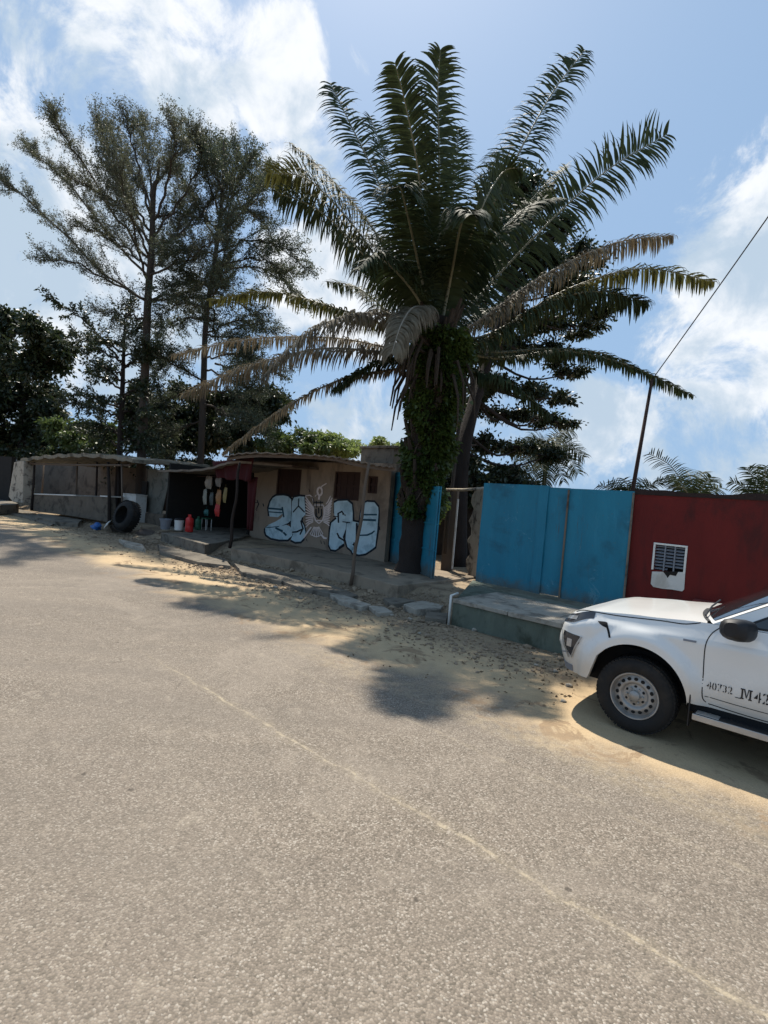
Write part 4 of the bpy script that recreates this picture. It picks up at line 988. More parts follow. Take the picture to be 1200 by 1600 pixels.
m = MB(); cv = bez(tp, 24); m.tube([Vector(c) for c in cv], [.33 + (.12 if k == 0 else .05 if k == 1 else 0) + .02 * math.sin(k * 2.1) for k in range(25)], 16); m.build('trunk', M_DBARK, palm, True)
m = MB(); tcv = bez(tp, 60)
for i in range(210):           # old leaf stubs
    u = rnd.uniform(.30, .97); c = Vector(tcv[int(u * 60)]); a = rnd.uniform(0, 6.283); r_ = .29
    d = Vector((math.cos(a), math.sin(a), 0)); ln = rnd.uniform(.18, .42) * (1 + .6 * u)
    p = c + d * r_ * .8; q = p + d * ln * .55 + Z * ln; m.tube([p, (p + q) / 2 + d * .05, q], [.085, .06, .035], 5)
m.build('leaf_stubs', M_PBARK, palm)
Y0 = PYB
def fr(pts, mat=None, rm=None, **k):
    P = [AT(x, y, Y) for x, y, Y in pts]; frond(palm, P, mat or M_FROND, rm or M_RACH, **k)
c0 = (683, 540, Y0)
FR = [
 ([c0, (686, 400, 13.4), (686, 250, 13.0), (684, 140, 12.7), (688, 78, 12.4)], {'Lmax': 1.04, 'droop': 0.51, 'face': .6}),
 ([c0, (668, 400, 13.6), (654, 270, 12.6), (634, 165, 11.9), (617, 98, 11.5)], {'Lmax': 0.92, 'droop': 0.51, 'face': .5}),
 ([c0, (645, 430, 13.6), (598, 300, 14.4), (548, 195, 14.5), (516, 130, 14.6)], {'Lmax': 0.96, 'droop': 0.68, 'face': .5}),
 ([c0, (650, 420, 15.5), (618, 300, 16), (590, 215, 16.4), (578, 182, 16.6)], {'Lmax': 0.80}),
 ([c0, (640, 450, 13.8), (570, 340, 15), (500, 262, 15.6), (452, 222, 16)], {'Lmax': 0.76, 'droop': 0.68}),
 ([c0, (620, 450, 14), (550, 350, 14.4), (480, 280, 14.8), (418, 270, 15)], {'mat': M_FRONDO, 'Lmax': 1.28, 'droop': 1.14, 'face': .4}),
 ([c0, (630, 480, 14), (570, 400, 14), (500, 330, 14.2), (430, 300, 14.4)], {'Lmax': 1.04, 'droop': 1.14, 'face': .3}),
 ([c0, (620, 515, 14), (520, 480, 14), (420, 456, 14.2), (325, 470, 14.4)], {'mat': M_FRONDO, 'Lmax': 0.55, 'droop': 1.14}),
 ([c0, (620, 545, 14.4), (520, 528, 14.6), (390, 530, 15), (266, 556, 15)], {'mat': M_FRONDG, 'rm': M_RACHG, 'Lmax': 0.55, 'droop': 1.33, 'wid': .042}),
 ([c0, (610, 550, 13.2), (500, 545, 12.6), (380, 575, 12.4), (284, 616, 12.4)], {'mat': M_FRONDG, 'rm': M_RACHG, 'Lmax': 0.64, 'droop': 1.52, 'wid': .042}),
 ([c0, (625, 500, 12.8), (560, 490, 11.8), (480, 520, 11.0), (410, 590, 10.6)], {'mat': M_FRONDG, 'rm': M_RACHG, 'Lmax': 0.75, 'droop': 1.52, 'wid': .044}),
 ([c0, (625, 575, 13.4), (540, 590, 13), (440, 640, 12.8), (348, 708, 12.6)], {'mat': M_FRONDG, 'rm': M_RACHG, 'Lmax': 0.37, 'droop': 1.52, 'wid': .044}),
 ([c0, (670, 490, 12.2), (648, 480, 10.6), (628, 505, 9.6), (612, 552, 9.2)], {'mat': M_FRONDG, 'rm': M_RACHG, 'Lmax': 0.62, 'droop': 1.52, 'wid': .042, 'bare': .25}),
 ([c0, (735, 400, 13.6), (795, 270, 12.8), (860, 150, 13.6), (914, 78, 13.9)], {'Lmax': 0.92, 'droop': 0.85, 'face': .75}),
 ([c0, (760, 450, 13.8), (860, 345, 14), (950, 265, 14), (1042, 210, 14)], {'Lmax': 1.04, 'droop': 0.59, 'face': .85}),
 ([c0, (740, 440, 15.5), (800, 350, 16.5), (850, 290, 17), (884, 258, 17.4)], {'Lmax': 0.80}),
 ([c0, (750, 500, 13), (850, 430, 13.2), (960, 380, 13.2), (1052, 368, 13.2)], {'mat': M_FRONDG, 'rm': M_RACHG, 'Lmax': 0.76, 'droop': 1.61, 'wid': .046}),
 ([c0, (770, 520, 13.4), (880, 455, 13.6), (1000, 420, 13.6), (1116, 440, 13.6)], {'mat': M_FRONDO, 'Lmax': 0.80, 'droop': 1.52, 'wid': .05}),
 ([c0, (760, 530, 13.2), (840, 478, 13.2), (930, 455, 13.2), (1012, 472, 13.2)], {'Lmax': 0.88, 'droop': 1.52}),
 ([c0, (780, 560, 13.8), (880, 548, 13.2), (980, 570, 12.8), (1082, 618, 12.6)], {'Lmax': 0.45, 'droop': 1.33, 'wid': .05}),
 ([c0, (780, 550, 15), (860, 545, 15.2), (940, 552, 15.4), (1000, 578, 15.6)], {'Lmax': 0.53, 'droop': 1.33, 'wid': .05}),
 ([c0, (715, 430, 12.8), (750, 330, 11.4), (785, 270, 12.2), (812, 262, 12.2)], {'Lmax': 0.84, 'droop': 1.14, 'face': .5}),
 ([c0, (725, 450, 13.2), (775, 370, 12.4), (830, 320, 13), (880, 310, 13)], {'Lmax': 0.80, 'droop': 0.95, 'face': .5}),
 ([c0, (640, 560, 13.8), (600, 565, 13.2), (560, 580, 12.8), (520, 610, 12.6)], {'Lmax': 0.53, 'droop': 1.33}),
 ([c0, (660, 440, 12.6), (640, 350, 11.2), (628, 300, 9.9), (622, 290, 9.0)], {'Lmax': 0.80, 'droop': 0.68}),
 ([c0, (705, 430, 12.4), (718, 360, 10.8), (730, 330, 9.8), (738, 335, 9.0)], {'Lmax': 0.75, 'droop': 0.95}),
 ([c0, (655, 470, 12.2), (615, 420, 11.6), (585, 400, 10.6), (560, 420, 10.2)], {'Lmax': 0.75, 'droop': 0.95}),
 ([c0, (620, 500, 15.8), (560, 450, 16.8), (510, 440, 17.6)], {'Lmax': 0.80, 'droop': 0.95}),
 ([c0, (770, 480, 16), (850, 430, 17), (930, 430, 18)], {'Lmax': 0.80, 'droop': 0.95}),
 ([c0, (700, 380, 15.6), (712, 260, 16.2), (716, 200, 16.6)], {'Lmax': 0.80, 'droop': 0.51}),
 ([c0, (740, 580, 13.2), (800, 600, 12.6), (860, 650, 12.4)], {'Lmax': 0.53, 'droop': 1.52, 'mat': M_FROND}),
]
for pts, k in FR: fr(pts, **k)
m = MB()       # flower and fruit stalks hanging round the heart of the crown
for i in range(46):
    a = rnd.uniform(0, 6.283); d = Vector((math.cos(a), math.sin(a), 0)); p = CR + d * .35 + Z * rnd.uniform(-.9, .1); L_ = rnd.uniform(.5, 1.2)
    m.tube([p, p + d * L_ * .4 + Z * .05, p + d * L_ * .65 - Z * L_ * .45, p + d * L_ * .7 - Z * L_ * .95], [.05, .04, .03, .015], 5)
m.build('dead_stalks', M_PBARK, palm)
# ivy climbing the palm
ivy = thing('climbing_vine', PB + Vector((0, -.5, 0)), 'thick green climbing vine wrapped round the oil palm trunk', 'vine')
ce, di = [], []
for i in range(17000):
    u = rnd.uniform(.30, .93); c = tcv[int(u * 60)]; a = rnd.uniform(0, 6.283)
    R = (.36 + .20 * sm(.3, .8, u) + .10 * math.sin(u * 40 + a * 2) + .10 * math.sin(a * 5 + u * 19)) * (.62 + .42 * rnd.random() ** .6)
    if rnd.random() < .05: R *= 1.2
    ce.append((c[0] + R * math.cos(a) + .1, c[1] + R * math.sin(a), c[2] + rnd.uniform(-.1, .1))); di.append((math.cos(a) * .8, math.sin(a) * .8, rnd.uniform(-1.1, .25)))
v_, f_ = leaves(ce, di, .12, .085); quick('vine_leaves', v_, f_, M_IVY, ivy)
m = MB()
for k in range(7):
    pts = [Vector(tcv[int((.36 + .56 * j / 14) * 60)]) + Vector((math.cos(k * .9 + j * .35) * .36, math.sin(k * .9 + j * .35) * .36, 0)) for j in range(15)]
    m.tube(pts, .02, 5)
m.build('vine_stem', M_BARK, ivy, True)

# ---- generic limb based trees
def limb_path(P, n=16, wob=.0):
    cv = bez(P, n)
    if wob: cv[1:-1] += nr.normal(size=(n - 1, 3)) * wob
    return cv
def grow_twigs(mb, cv, start, n, ln, spread, upb, r, seed=0, outs=None, sub=6, along=.9, flat=.5):
    """twigs from a limb; returns leaf sites (positions, directions)"""
    seg = len(cv) - 1
    for i in range(n):
        u = start + (1 - start) * (i + rnd.random()) / n; x = u * seg; k = min(int(x), seg - 1); p = cv[k] + (cv[k + 1] - cv[k]) * (x - k)
        T = cv[k + 1] - cv[k]; T /= np.linalg.norm(T) + 1e-9
        rv = nr.normal(size=3); rv[2] *= flat; rv -= T * rv.dot(T); rv /= np.linalg.norm(rv) + 1e-9
        d = T * along + rv * spread + np.array([0, 0, upb]); d /= np.linalg.norm(d)
        l = ln * rnd.uniform(.5, 1.15) * (1.15 - .75 * u)
        q = [p]; dd = d.copy()
        for j in range(4):
            dd = dd + nr.normal(size=3) * .13 + np.array([0, 0, upb * .25]); dd /= np.linalg.norm(dd); q.append(q[-1] + dd * l / 4)
        mb.tube([Vector(a) for a in q], [r, r * .8, r * .6, r * .45, r * .25], 3, cap=False)
        outs.append(np.array(q))
def tree(name, label, base, trunk_pts, rt, limbs, leafm, barkm, nleaf, Lf, Wf, tw, cat='tree', group=None, puff=.12, extra=0, twn=(9, 1.6, .6, .15), rlimb=.09, sub2=3):
    t = thing(name, base, label, cat, group)
    m = MB(); cv = bez(trunk_pts, 22); n = len(cv)
    m.tube([Vector(c) for c in cv], [rt * (1 - .82 * k / (n - 1)) + .015 for k in range(n)], 10); m.build('trunk', barkm, t, True)
    bm_, tw_ = MB(), []
    for L in limbs:
        cvl = limb_path(L, 16, .05); l = np.linalg.norm(np.diff(cvl, axis=0), axis=1).sum()
        rl = min(rlimb, .012 * l + .02)
        bm_.tube([Vector(c) for c in cvl], [rl * (1 - .85 * k / 16) + .005 for k in range(17)], 6)
        n_, ln, sp, upb = twn
        first = []
        grow_twigs(bm_, cvl, .18, int(n_ * l / 2.2) + 3, ln, sp, upb, .013, outs=first)
        tw_ += first
        sec = []
        for q in first:
            grow_twigs(bm_, q, .25, sub2, ln * .45, sp * 1.1, upb, .006, outs=sec)
        tw_ += sec
        tw_.append(cvl[9:])
    bm_.build('branches', barkm, t, fixn=False)
    # leaves strewn along twigs
    segs = []
    for q in tw_:
        for a, b_ in zip(q[:-1], q[1:]): segs.append((a, b_))
    A = np.array([s[0] for s in segs]); B = np.array([s[1] for s in segs]); wl = np.linalg.norm(B - A, axis=1); pr = wl / wl.sum()
    idx = nr.choice(len(segs), nleaf, p=pr); f = nr.random(nleaf)[:, None]
    c = A[idx] * (1 - f) + B[idx] * f + nr.normal(size=(nleaf, 3)) * puff
    d = (B - A)[idx]; d = d / (np.linalg.norm(d, axis=1, keepdims=True) + 1e-9) + nr.normal(size=(nleaf, 3)) * tw
    v, f = leaves(c, d, Lf, Wf); quick('crown', v, f, leafm, t)
    return t
def PL(pts, Y, dY=0):
    """photo polyline at distance Y; dY is how much nearer or farther its tip is"""
    n = len(pts) - 1; return [AT(x, y, Y + dY * (i / n) ** 1.2) for i, (x, y) in enumerate(pts)]
def mirror_limbs(limbs_px, axis_px, Y, dys, low=0):
    out = []
    for i, l in enumerate(limbs_px):
        l = [(x, y + low * (j / (len(l) - 1)) ** 1.5) for j, (x, y) in enumerate(l)]; out.append(PL(l, Y, dys[i % len(dys)]))
    return out
# tall feathery tree with its swept crown
YA = 23.5
La = [[(228, 470), (165, 425), (95, 350), (30, 288), (2, 250)], [(228, 468), (180, 438), (120, 395), (68, 378)], [(232, 432), (175, 375), (120, 290), (70, 235), (40, 200)], [(234, 405), (185, 340), (135, 255), (98, 190), (85, 152)],
      [(236, 385), (205, 310), (172, 230), (150, 152)], [(238, 345), (218, 265), (202, 195), (192, 150)], [(239, 330), (235, 260), (228, 200), (226, 160)], [(240, 345), (265, 270), (272, 210), (268, 165)],
      [(240, 370), (285, 300), (312, 240), (318, 195)], [(236, 400), (290, 350), (330, 300), (345, 262)], [(234, 430), (285, 400), (330, 350)], [(232, 470), (275, 460), (320, 430), (350, 420)], [(231, 500), (190, 480), (160, 462)],
      [(240, 340), (228, 300), (205, 262), (175, 190), (168, 170)], [(238, 380), (200, 330), (160, 290), (110, 250)], [(234, 420), (200, 385), (165, 350), (110, 325)], [(236, 330), (252, 270), (290, 210), (300, 180)]]
dys = [2, -2, 3, -3, 1, -1, 4, -4, 0, 2.5, -2.5]
la = mirror_limbs(La, 230, YA, dys, 28)
for i in range(7):             # limbs towards and away from the street
    h = .45 + .07 * i; p = AT(233, 470 - 22 * i, YA); a = 1.57 + (i % 2) * math.pi + rnd.uniform(-.6, .6); l = 4.2 - .3 * i
    d = Vector((math.cos(a), math.sin(a), 0)); la.append([p, p + d * l * .4 + Z * l * .25, p + d * l * .8 + Z * l * .5, p + d * l + Z * l * .75])
tb = AT(222, 745, YA); tb.z = .2
tree('feathery_tree', 'tallest feathery tree, long limbs sweeping up left beside the palm', tb, [tb, AT(226, 600, YA), AT(231, 470, YA), AT(237, 390, YA), AT(240, 300, YA), AT(246, 280, YA), AT(249, 250, YA)], .20, la, M_FEATHR, M_BARK, 105000, .09, .034, .7,
     group='feathery trees behind the shelter', twn=(15, 1.75, .40, .14), puff=.05, sub2=4, rlimb=.055)
YB = 25.5
Lb_ = [[(340, 385), (310, 320), (285, 265), (272, 235)], [(344, 345), (325, 270), (312, 205)], [(346, 335), (352, 260), (345, 205)], [(345, 340), (375, 270), (392, 218)], [(342, 370), (395, 310), (432, 270), (450, 262)], [(339, 395), (390, 370), (440, 372), (478, 398)],
       [(334, 430), (390, 412), (440, 425), (474, 448)], [(330, 450), (290, 432), (250, 428)], [(326, 475), (370, 465), (410, 478)], [(322, 500), (280, 490), (245, 500)], [(320, 525), (360, 520), (400, 535)], [(319, 545), (280, 548), (240, 560)], [(318, 575), (360, 585), (410, 590)],
       [(318, 600), (275, 610), (232, 622)], [(317, 630), (365, 640), (420, 655)], [(316, 655), (270, 668), (228, 680)], [(342, 360), (310, 330), (268, 320)], [(344, 350), (400, 290), (420, 240)], [(340, 400), (300, 380), (262, 372)], [(336, 415), (400, 395), (452, 400)], [(322, 520), (375, 495), (432, 500)], [(320, 560), (370, 545), (436, 560)], [(318, 610), (370, 610), (430, 625)], [(326, 480), (285, 465), (252, 470)], [(344, 350), (385, 320), (418, 330)], [(348, 300), (330, 250), (322, 222)], [(348, 310), (368, 250), (372, 215)]]
lb = mirror_limbs(Lb_, 330, YB, dys, 24)
for i in range(9):
    p = AT(336, 640 - 36 * i, YB); a = 1.57 + (i % 2) * math.pi + rnd.uniform(-.7, .7); l = 4.6 - .25 * i
    d = Vector((math.cos(a), math.sin(a), 0)); lb.append([p, p + d * l * .5 + Z * l * .1, p + d * l + Z * l * (.15 + .09 * i)])
tb = AT(315, 745, YB); tb.z = .2
tree('feathery_tree', 'shorter dense feathery tree standing between the swept one and the palm', tb, [tb, AT(318, 600, YB), AT(322, 500, YB), AT(335, 410, YB), AT(344, 340, YB), AT(349, 260, YB), AT(350, 220, YB)], .16, lb, M_FEATH, M_BARK, 125000, .105, .045, .7,
     group='feathery trees behind the shelter', twn=(14, 2.0, .48, .10), puff=.06, sub2=4, rlimb=.05)
YC = 24
Lc = []
for k in range(13):
    y = 520 + 15 * k; s_ = 1 if k % 3 else -.7; ln = 62 + 22 * math.sin(k * 1.1) + 2 * k
    Lc.append([(190, y + 14), (190 - s_ * ln * .5, y + 2 - 6), (190 - s_ * ln, y - 8 - 3 * (k % 3))])
    Lc.append([(190, y + 20), (190 + s_ * ln * .4, y + 14), (190 + s_ * ln * .75, y + 10)])
Lc += [[(185, 560), (150, 520), (115, 490), (70, 462)], [(190, 540), (200, 500), (205, 470)]]
lc = mirror_limbs(Lc, 190, YC, [1, -1.5, 2, -2, .5])
tb = AT(187, 745, YC); tb.z = .2
tree('feathery_tree', 'thin small tree with flat dark tiers of twigs below the swept feathery tree', tb, [tb, AT(190, 640, YC), AT(193, 560, YC), AT(195, 505, YC)], .14, lc, M_DARKL, M_DBARK, 15000, .17, .07, .8, group='feathery trees behind the shelter', twn=(6, 1.1, .5, .0), puff=.05, rlimb=.05, sub2=2)

# ---- broadleaf trees made of clumps
def clump_tree(name, label, base, trunk, rt, clumps, leafm, barkm, per, Lf, Wf, cat='tree', group=None, flat=.6, hollow=.35):
    """clumps: list of (centre, rx, ry, rz)"""
    t = thing(name, base, label, cat, group)
    if rt:
        m = MB(); cv = bez(trunk, 18); m.tube([Vector(c) for c in cv], [rt * (1 - .6 * k / 18) for k in range(19)], 10)
        m.build('trunk', barkm, t, True)
        m = MB(); top = [Vector(c) for c in cv[6:]]
        for (c, rx, ry, rz) in clumps:
            c = Vector(c); p = min(top, key=lambda q: (q - c).length + max(0, q.z - c.z) * 2); mid = p.lerp(c, .5) + Z * (-.1 * (c - p).length) + Vector((rnd.uniform(-.2, .2), rnd.uniform(-.2, .2), 0))
            m.tube([Vector(v_) for v_ in bez([p, mid, c], 6)], [rt * .2 * (1 - .12 * k) for k in range(7)], 6)
            for j in range(4):
                e = c + Vector((rnd.uniform(-1, 1) * rx, rnd.uniform(-1, 1) * ry, rnd.uniform(-.5, .8) * rz)) * .8; m.tube([c.lerp(p, .15), c.lerp(e, .5) - Z * .05, e], [rt * .14, rt * .09, .01], 5)
        m.build('branches', barkm, t, True, fixn=False)
    C_, D_ = [], []
    tot = sum((rx * ry * rz) ** (2 / 3) for _, rx, ry, rz in clumps)
    for (c, rx, ry, rz) in clumps:
        n = int(per * (rx * ry * rz) ** (2 / 3) / tot) + 8
        # sub-puffs inside each clump for an uneven outline
        k = max(4, int(9 * (rx * ry * rz) ** (1 / 3)))
        sub = nr.normal(size=(k, 3)); sub /= np.linalg.norm(sub, axis=1, keepdims=True); sub *= nr.uniform(hollow, 1.0, (k, 1)) ; sub *= [rx * .85, ry * .85, rz * .85]
        w_ = nr.integers(0, k, n); g_ = nr.normal(size=(n, 3)); g_ /= np.linalg.norm(g_, axis=1, keepdims=True); g_ *= np.abs(nr.normal(size=(n, 1))) * .62
        r_ = np.array([rx, ry, rz]) * .42
        p = np.array(c) + sub[w_] + g_ * r_; C_.append(p); D_.append(g_ + nr.normal(size=(n, 3)) * .5 + [0, 0, -.15])
    v, f = leaves(np.concatenate(C_), np.concatenate(D_), Lf, Wf); quick('crown', v, f, leafm, t)
    return t
def PC(px, py, Y, rx, ry, rz):     # clump by photo position, radii in photo pixels (x, z) and metres in depth
    s_ = Y / FPX; return (tuple(AT(px, py, Y)), rx * s_, ry, rz * s_)
Yd = 19.0
cl = []
for (x, y, a, b_) in [(800, 285, 34, 26), (770, 320, 36, 30), (835, 300, 38, 26), (820, 350, 48, 30), (880, 360, 44, 24), (765, 390, 46, 34), (850, 400, 50, 30), (905, 405, 40, 22), (800, 450, 52, 34), (880, 455, 50, 28), (925, 480, 34, 16), (770, 500, 48, 30),
                      (850, 505, 50, 24), (905, 515, 40, 14), (790, 550, 48, 26), (860, 555, 42, 18), (890, 585, 26, 10), (770, 600, 40, 26), (830, 610, 44, 18), (880, 620, 26, 9), (790, 650, 40, 22), (845, 655, 42, 16), (885, 664, 24, 9), (760, 690, 30, 18), (815, 700, 46, 18), (860, 712, 30, 14), (735, 640, 22, 30), (740, 560, 24, 30), (800, 735, 40, 14), (745, 450, 26, 40)]:
    cl.append(PC(x, y, Yd + rnd.uniform(-1.4, 1.8), a, rnd.uniform(.7, 1.3), b_))
tb = AT(714, 892, 14.9); tb.z = .2
clump_tree('broadleaf_tree', 'dark broadleaf tree with layered crown directly behind the palm and blue fence', tb, [tb, AT(716, 800, 15), AT(724, 700, 15.4), AT(750, 600, 16.5), AT(790, 480, 18), AT(810, 380, 19)], .30, cl, M_DARKL, M_DBARK, 62000, .15, .085)
# bushes and background trees
def bgtree(name, label, cx, cy, Y, blobs, mat, per, Lf, Wf, cat='tree', trunk_px=None, dy=1.6, group=None, rt=.16):
    cl = [PC(cx + x, cy + y, Y + rnd.uniform(-dy, dy), a, rnd.uniform(.8, 1.5), b_) for x, y, a, b_ in blobs]
    b0 = AT(cx, 745, Y); b0.z = .15
    return clump_tree(name, label, b0, [b0, AT(cx, (cy + 745) / 2, Y), AT(cx + 3, cy, Y)], rt, cl, mat, M_DBARK, per, Lf, Wf, cat, group)
def rb(n, rx, ry, a, b_): return [(rnd.uniform(-rx, rx), rnd.uniform(-ry, ry), a * rnd.uniform(.7, 1.3), b_ * rnd.uniform(.7, 1.3)) for _ in range(n)]
bgtree('broadleaf_tree', 'dark rounded tree at the far left edge beyond the shelter', 35, 590, 33, [(-60, -60, 40, 34), (-20, -85, 32, 22), (22, -72, 32, 26), (52, -62, 22, 20), (-40, -20, 44, 34), (10, -25, 42, 34), (48, -28, 28, 26), (62, -45, 16, 16), (-50, 30, 44, 34), (0, 25, 44, 34), (42, 22, 30, 28), (-30, 75, 44, 34), (20, 70, 40, 32), (48, 60, 24, 28), (-70, 60, 40, 40), (-70, 0, 40, 40), (-10, 105, 44, 24), (-60, 110, 50, 24), (30, 108, 34, 20)], M_DARKL, 52000, .28, .16, rt=.3, dy=2.2)
bgtree('leafy_bush', 'bright yellow green bush rising behind the shelter roof', 135, 685, 30, rb(18, 56, 20, 20, 13), M_MIDL, 20000, .22, .11, 'bush')
bgtree('broadleaf_tree', 'black green tree massed behind the shop roof under the feathery trees', 262, 655, 31, rb(24, 70, 44, 28, 20), M_DARKL, 40000, .26, .14, dy=2)
bgtree('broadleaf_tree', 'dark green tree behind the hut roof below the drooping fronds', 372, 660, 29, rb(22, 62, 38, 26, 18), M_DARKL, 32000, .24, .13, dy=2)
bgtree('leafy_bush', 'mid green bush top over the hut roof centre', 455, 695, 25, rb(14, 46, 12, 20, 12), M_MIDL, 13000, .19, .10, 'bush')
bgtree('leafy_bush', 'light green bush top between hut roof and cement block', 525, 697, 26, rb(12, 42, 10, 18, 10), M_LIGHTL, 11000, .19, .10, 'bush')
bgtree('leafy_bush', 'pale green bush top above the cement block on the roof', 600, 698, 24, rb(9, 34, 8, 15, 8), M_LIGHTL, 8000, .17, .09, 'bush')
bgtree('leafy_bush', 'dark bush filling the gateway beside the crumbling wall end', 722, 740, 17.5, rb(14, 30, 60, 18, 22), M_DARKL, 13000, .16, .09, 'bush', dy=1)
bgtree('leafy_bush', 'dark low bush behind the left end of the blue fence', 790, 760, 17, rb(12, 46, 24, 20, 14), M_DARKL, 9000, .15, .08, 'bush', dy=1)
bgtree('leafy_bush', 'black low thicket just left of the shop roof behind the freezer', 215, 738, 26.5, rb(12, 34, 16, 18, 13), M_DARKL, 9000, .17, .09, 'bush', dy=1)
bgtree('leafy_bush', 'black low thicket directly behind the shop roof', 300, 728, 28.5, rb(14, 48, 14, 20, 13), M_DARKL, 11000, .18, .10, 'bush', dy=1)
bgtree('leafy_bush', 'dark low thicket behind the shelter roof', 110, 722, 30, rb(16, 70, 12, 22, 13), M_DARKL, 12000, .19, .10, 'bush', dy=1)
# ---- smaller palms behind the fence
def small_palm(name, label, cx, cy, Y, tips, mat, L, hz=.1, group='small palms beyond the walls', wid=.04, npair=34, r=.10):
    b0 = AT(cx, cy, Y); b0.z = .1; t = thing(name, b0, label, 'palm tree', group); c = AT(cx, cy, Y)
    m = MB(); m.tube([b0, b0.lerp(c, .5), c], [r * 1.2, r, r], 10); m.build('trunk', M_DBARK, t, True)
    for (x, y, dy) in tips:
        e = AT(x, y, Y + dy); mid = c.lerp(e, .5); sp = (e - c).length; mid.z += sp * .16
        frond(t, [c, mid, e], mat, M_RACH, Lmax=L, npair=npair, droop=.35 if L < .6 else .8, bare=.1, r0=.016, wid=wid, face=.5, ragged=.1)
small_palm('small_palm', 'dark palm whose drooping fronds show over the blue fence', 856, 692, 23, [(812, 735, -1), (826, 752, 1), (850, 760, -.5), (880, 752, 0), (905, 740, .5), (912, 715, -.5), (895, 672, 0), (830, 690, 1), (870, 700, -2), (800, 712, .5), (845, 735, -2)], M_FROND, .8, npair=40)
small_palm('small_palm', 'palm with one long curved frond above the red wall', 1085, 790, 14, [(1014, 708, 0), (1042, 745, .6), (1112, 745, -.5), (1128, 762, 0), (1072, 735, 1), (1098, 738, .8), (1050, 760, -.6), (1030, 748, 1.4)], M_FROND, .42, wid=.028)
small_palm('small_palm', 'low dark palm at the corner between blue fence and red wall', 985, 790, 14.5, [(935, 758, 0), (955, 752, .5), (975, 748, -.4), (1005, 750, .2), (1022, 758, .6), (1035, 752, -.5), (948, 762, 1)], M_FROND, .36, npair=26, wid=.028)
small_palm('small_palm', 'palm with upright fronds above the red wall near the frame edge', 1190, 800, 12, [(1166, 730, 0), (1180, 728, .5), (1197, 728, -.4), (1212, 738, 0), (1142, 752, .4), (1232, 745, 0), (1150, 765, 1)], M_FROND, .36, npair=26, wid=.028)
# ------------------------------------------------------------------ white pickup truck
T0 = Vector((2.4708, 4.7681, 0.006))
truck = thing('pickup_truck', T0, 'white pickup truck with dusty flanks parked nose first beside the concrete platform', 'pickup truck', rz=math.radians(-41), world=False)
CY = .90; NOSE = -.30; NL = .60; WB = 3.0; AR = .435; AZ = .405
def interp(x, T):
    if x <= T[0][0]: return T[0][1]
    for (a, p), (b_, q) in zip(T[:-1], T[1:]):
        if x <= b_: t = (x - a) / (b_ - a); t = t * t * (3 - 2 * t) * .5 + t * .5; return p + (q - p) * t
    return T[-1][1]
def plan(s):
    if s >= NOSE: return s, 0.0, 0.0
    th = min(1, (NOSE - s) / .9) * math.pi / 2; n = 3.7
    return NOSE - NL * math.sin(th) ** (2 / n), CY * (1 - max(0, math.cos(th)) ** (2 / n)), th
ZS = [(-1.0, .955), (-.86, .965), (-.7, 1.015), (-.45, 1.065), (0, 1.11), (.5, 1.155), (1.5, 1.175), (2.6, 1.20), (4.6, 1.22)]
def zsh(s): return interp(plan(s)[0], ZS)
def zlow(s):
    x, y, th = plan(s)
    for cx in (0, WB):
        if abs(x - cx) < AR and th < .3: return AZ + math.sqrt(AR ** 2 - (x - cx) ** 2)
    if x < 0: return .40 - .0 * th
    return .44 if x < 2.55 else .50
def S(s, z, off=0.0):
    """near flank of the body: station s, height z; off is outward"""
    x, y, th = plan(s); zt = zsh(s)
    k = .035
    k += .055 * sm(zt - .16, zt + .02, z) + .03 * sm(.62, .36, z) + .05 * math.sin(th) * sm(.60, .38, z)
    cz = 1.0 + .02 * x
    if x > -.5: k += .016 * sm(cz - .035, cz + .03, z) - .010 * sm(cz - .22, cz - .03, z)
    k += math.sin(th) * (.11 * sm(.86, 1.08, z) - .03 * sm(.60, .66, z) * (1 - sm(.70, .84, z)))
    for cx in (0, WB):
        r = math.hypot(x - cx, z - AZ)
        k -= .045 * (1 - sm(AR + .05, AR + .17, r)) * (1 if th < .2 else max(0, 1 - (th - .2) * 1.6))
    ax = math.sin(th); ay = math.cos(th)
    if th == 0: ax = 0; ay = 1
    return Vector((x + ax * (k - off), y + ay * (k - off), z))
def mir(p): return Vector((p.x, 2 * CY - p.y, p.z))
def stations(a, b_):
    st = set()
    n = int((b_ - a) / .045)
    for i in range(n + 1): st.add(round(a + (b_ - a) * i / n, 4))
    for cx in (0, WB):
        for k in range(33):
            x = cx - (AR - 1e-4) * math.cos(math.pi * k / 32)
            if a <= x <= b_: st.add(round(x, 4))
        for e in (-AR - .002, AR + .002):
            if a <= cx + e <= b_: st.add(round(cx + e, 4))
    return sorted(st)
def both(mb, rows):
    mb.grid(rows); mb.grid([[mir(p) for p in r] for r in rows])
st = stations(-1.2, 4.45); NR_ = 22
rows = []
for s in st:
    a, b_ = zlow(s), zsh(s); rows.append([S(s, a + (b_ - a) * (j / NR_)) for j in range(NR_ + 1)])
m = MB(); both(m, rows)
# inner lip of the arches and the lower edge
lip = [[S(s, zlow(s)), S(s, zlow(s)) + Vector((0, .05, 0)) if plan(s)[2] == 0 else S(s, zlow(s)) + Vector((math.sin(plan(s)[2]) * .05, math.cos(plan(s)[2]) * .05, 0))] for s in st]
both(m, lip)
body = m.build('body', M_CAR, truck, True, angle=38)
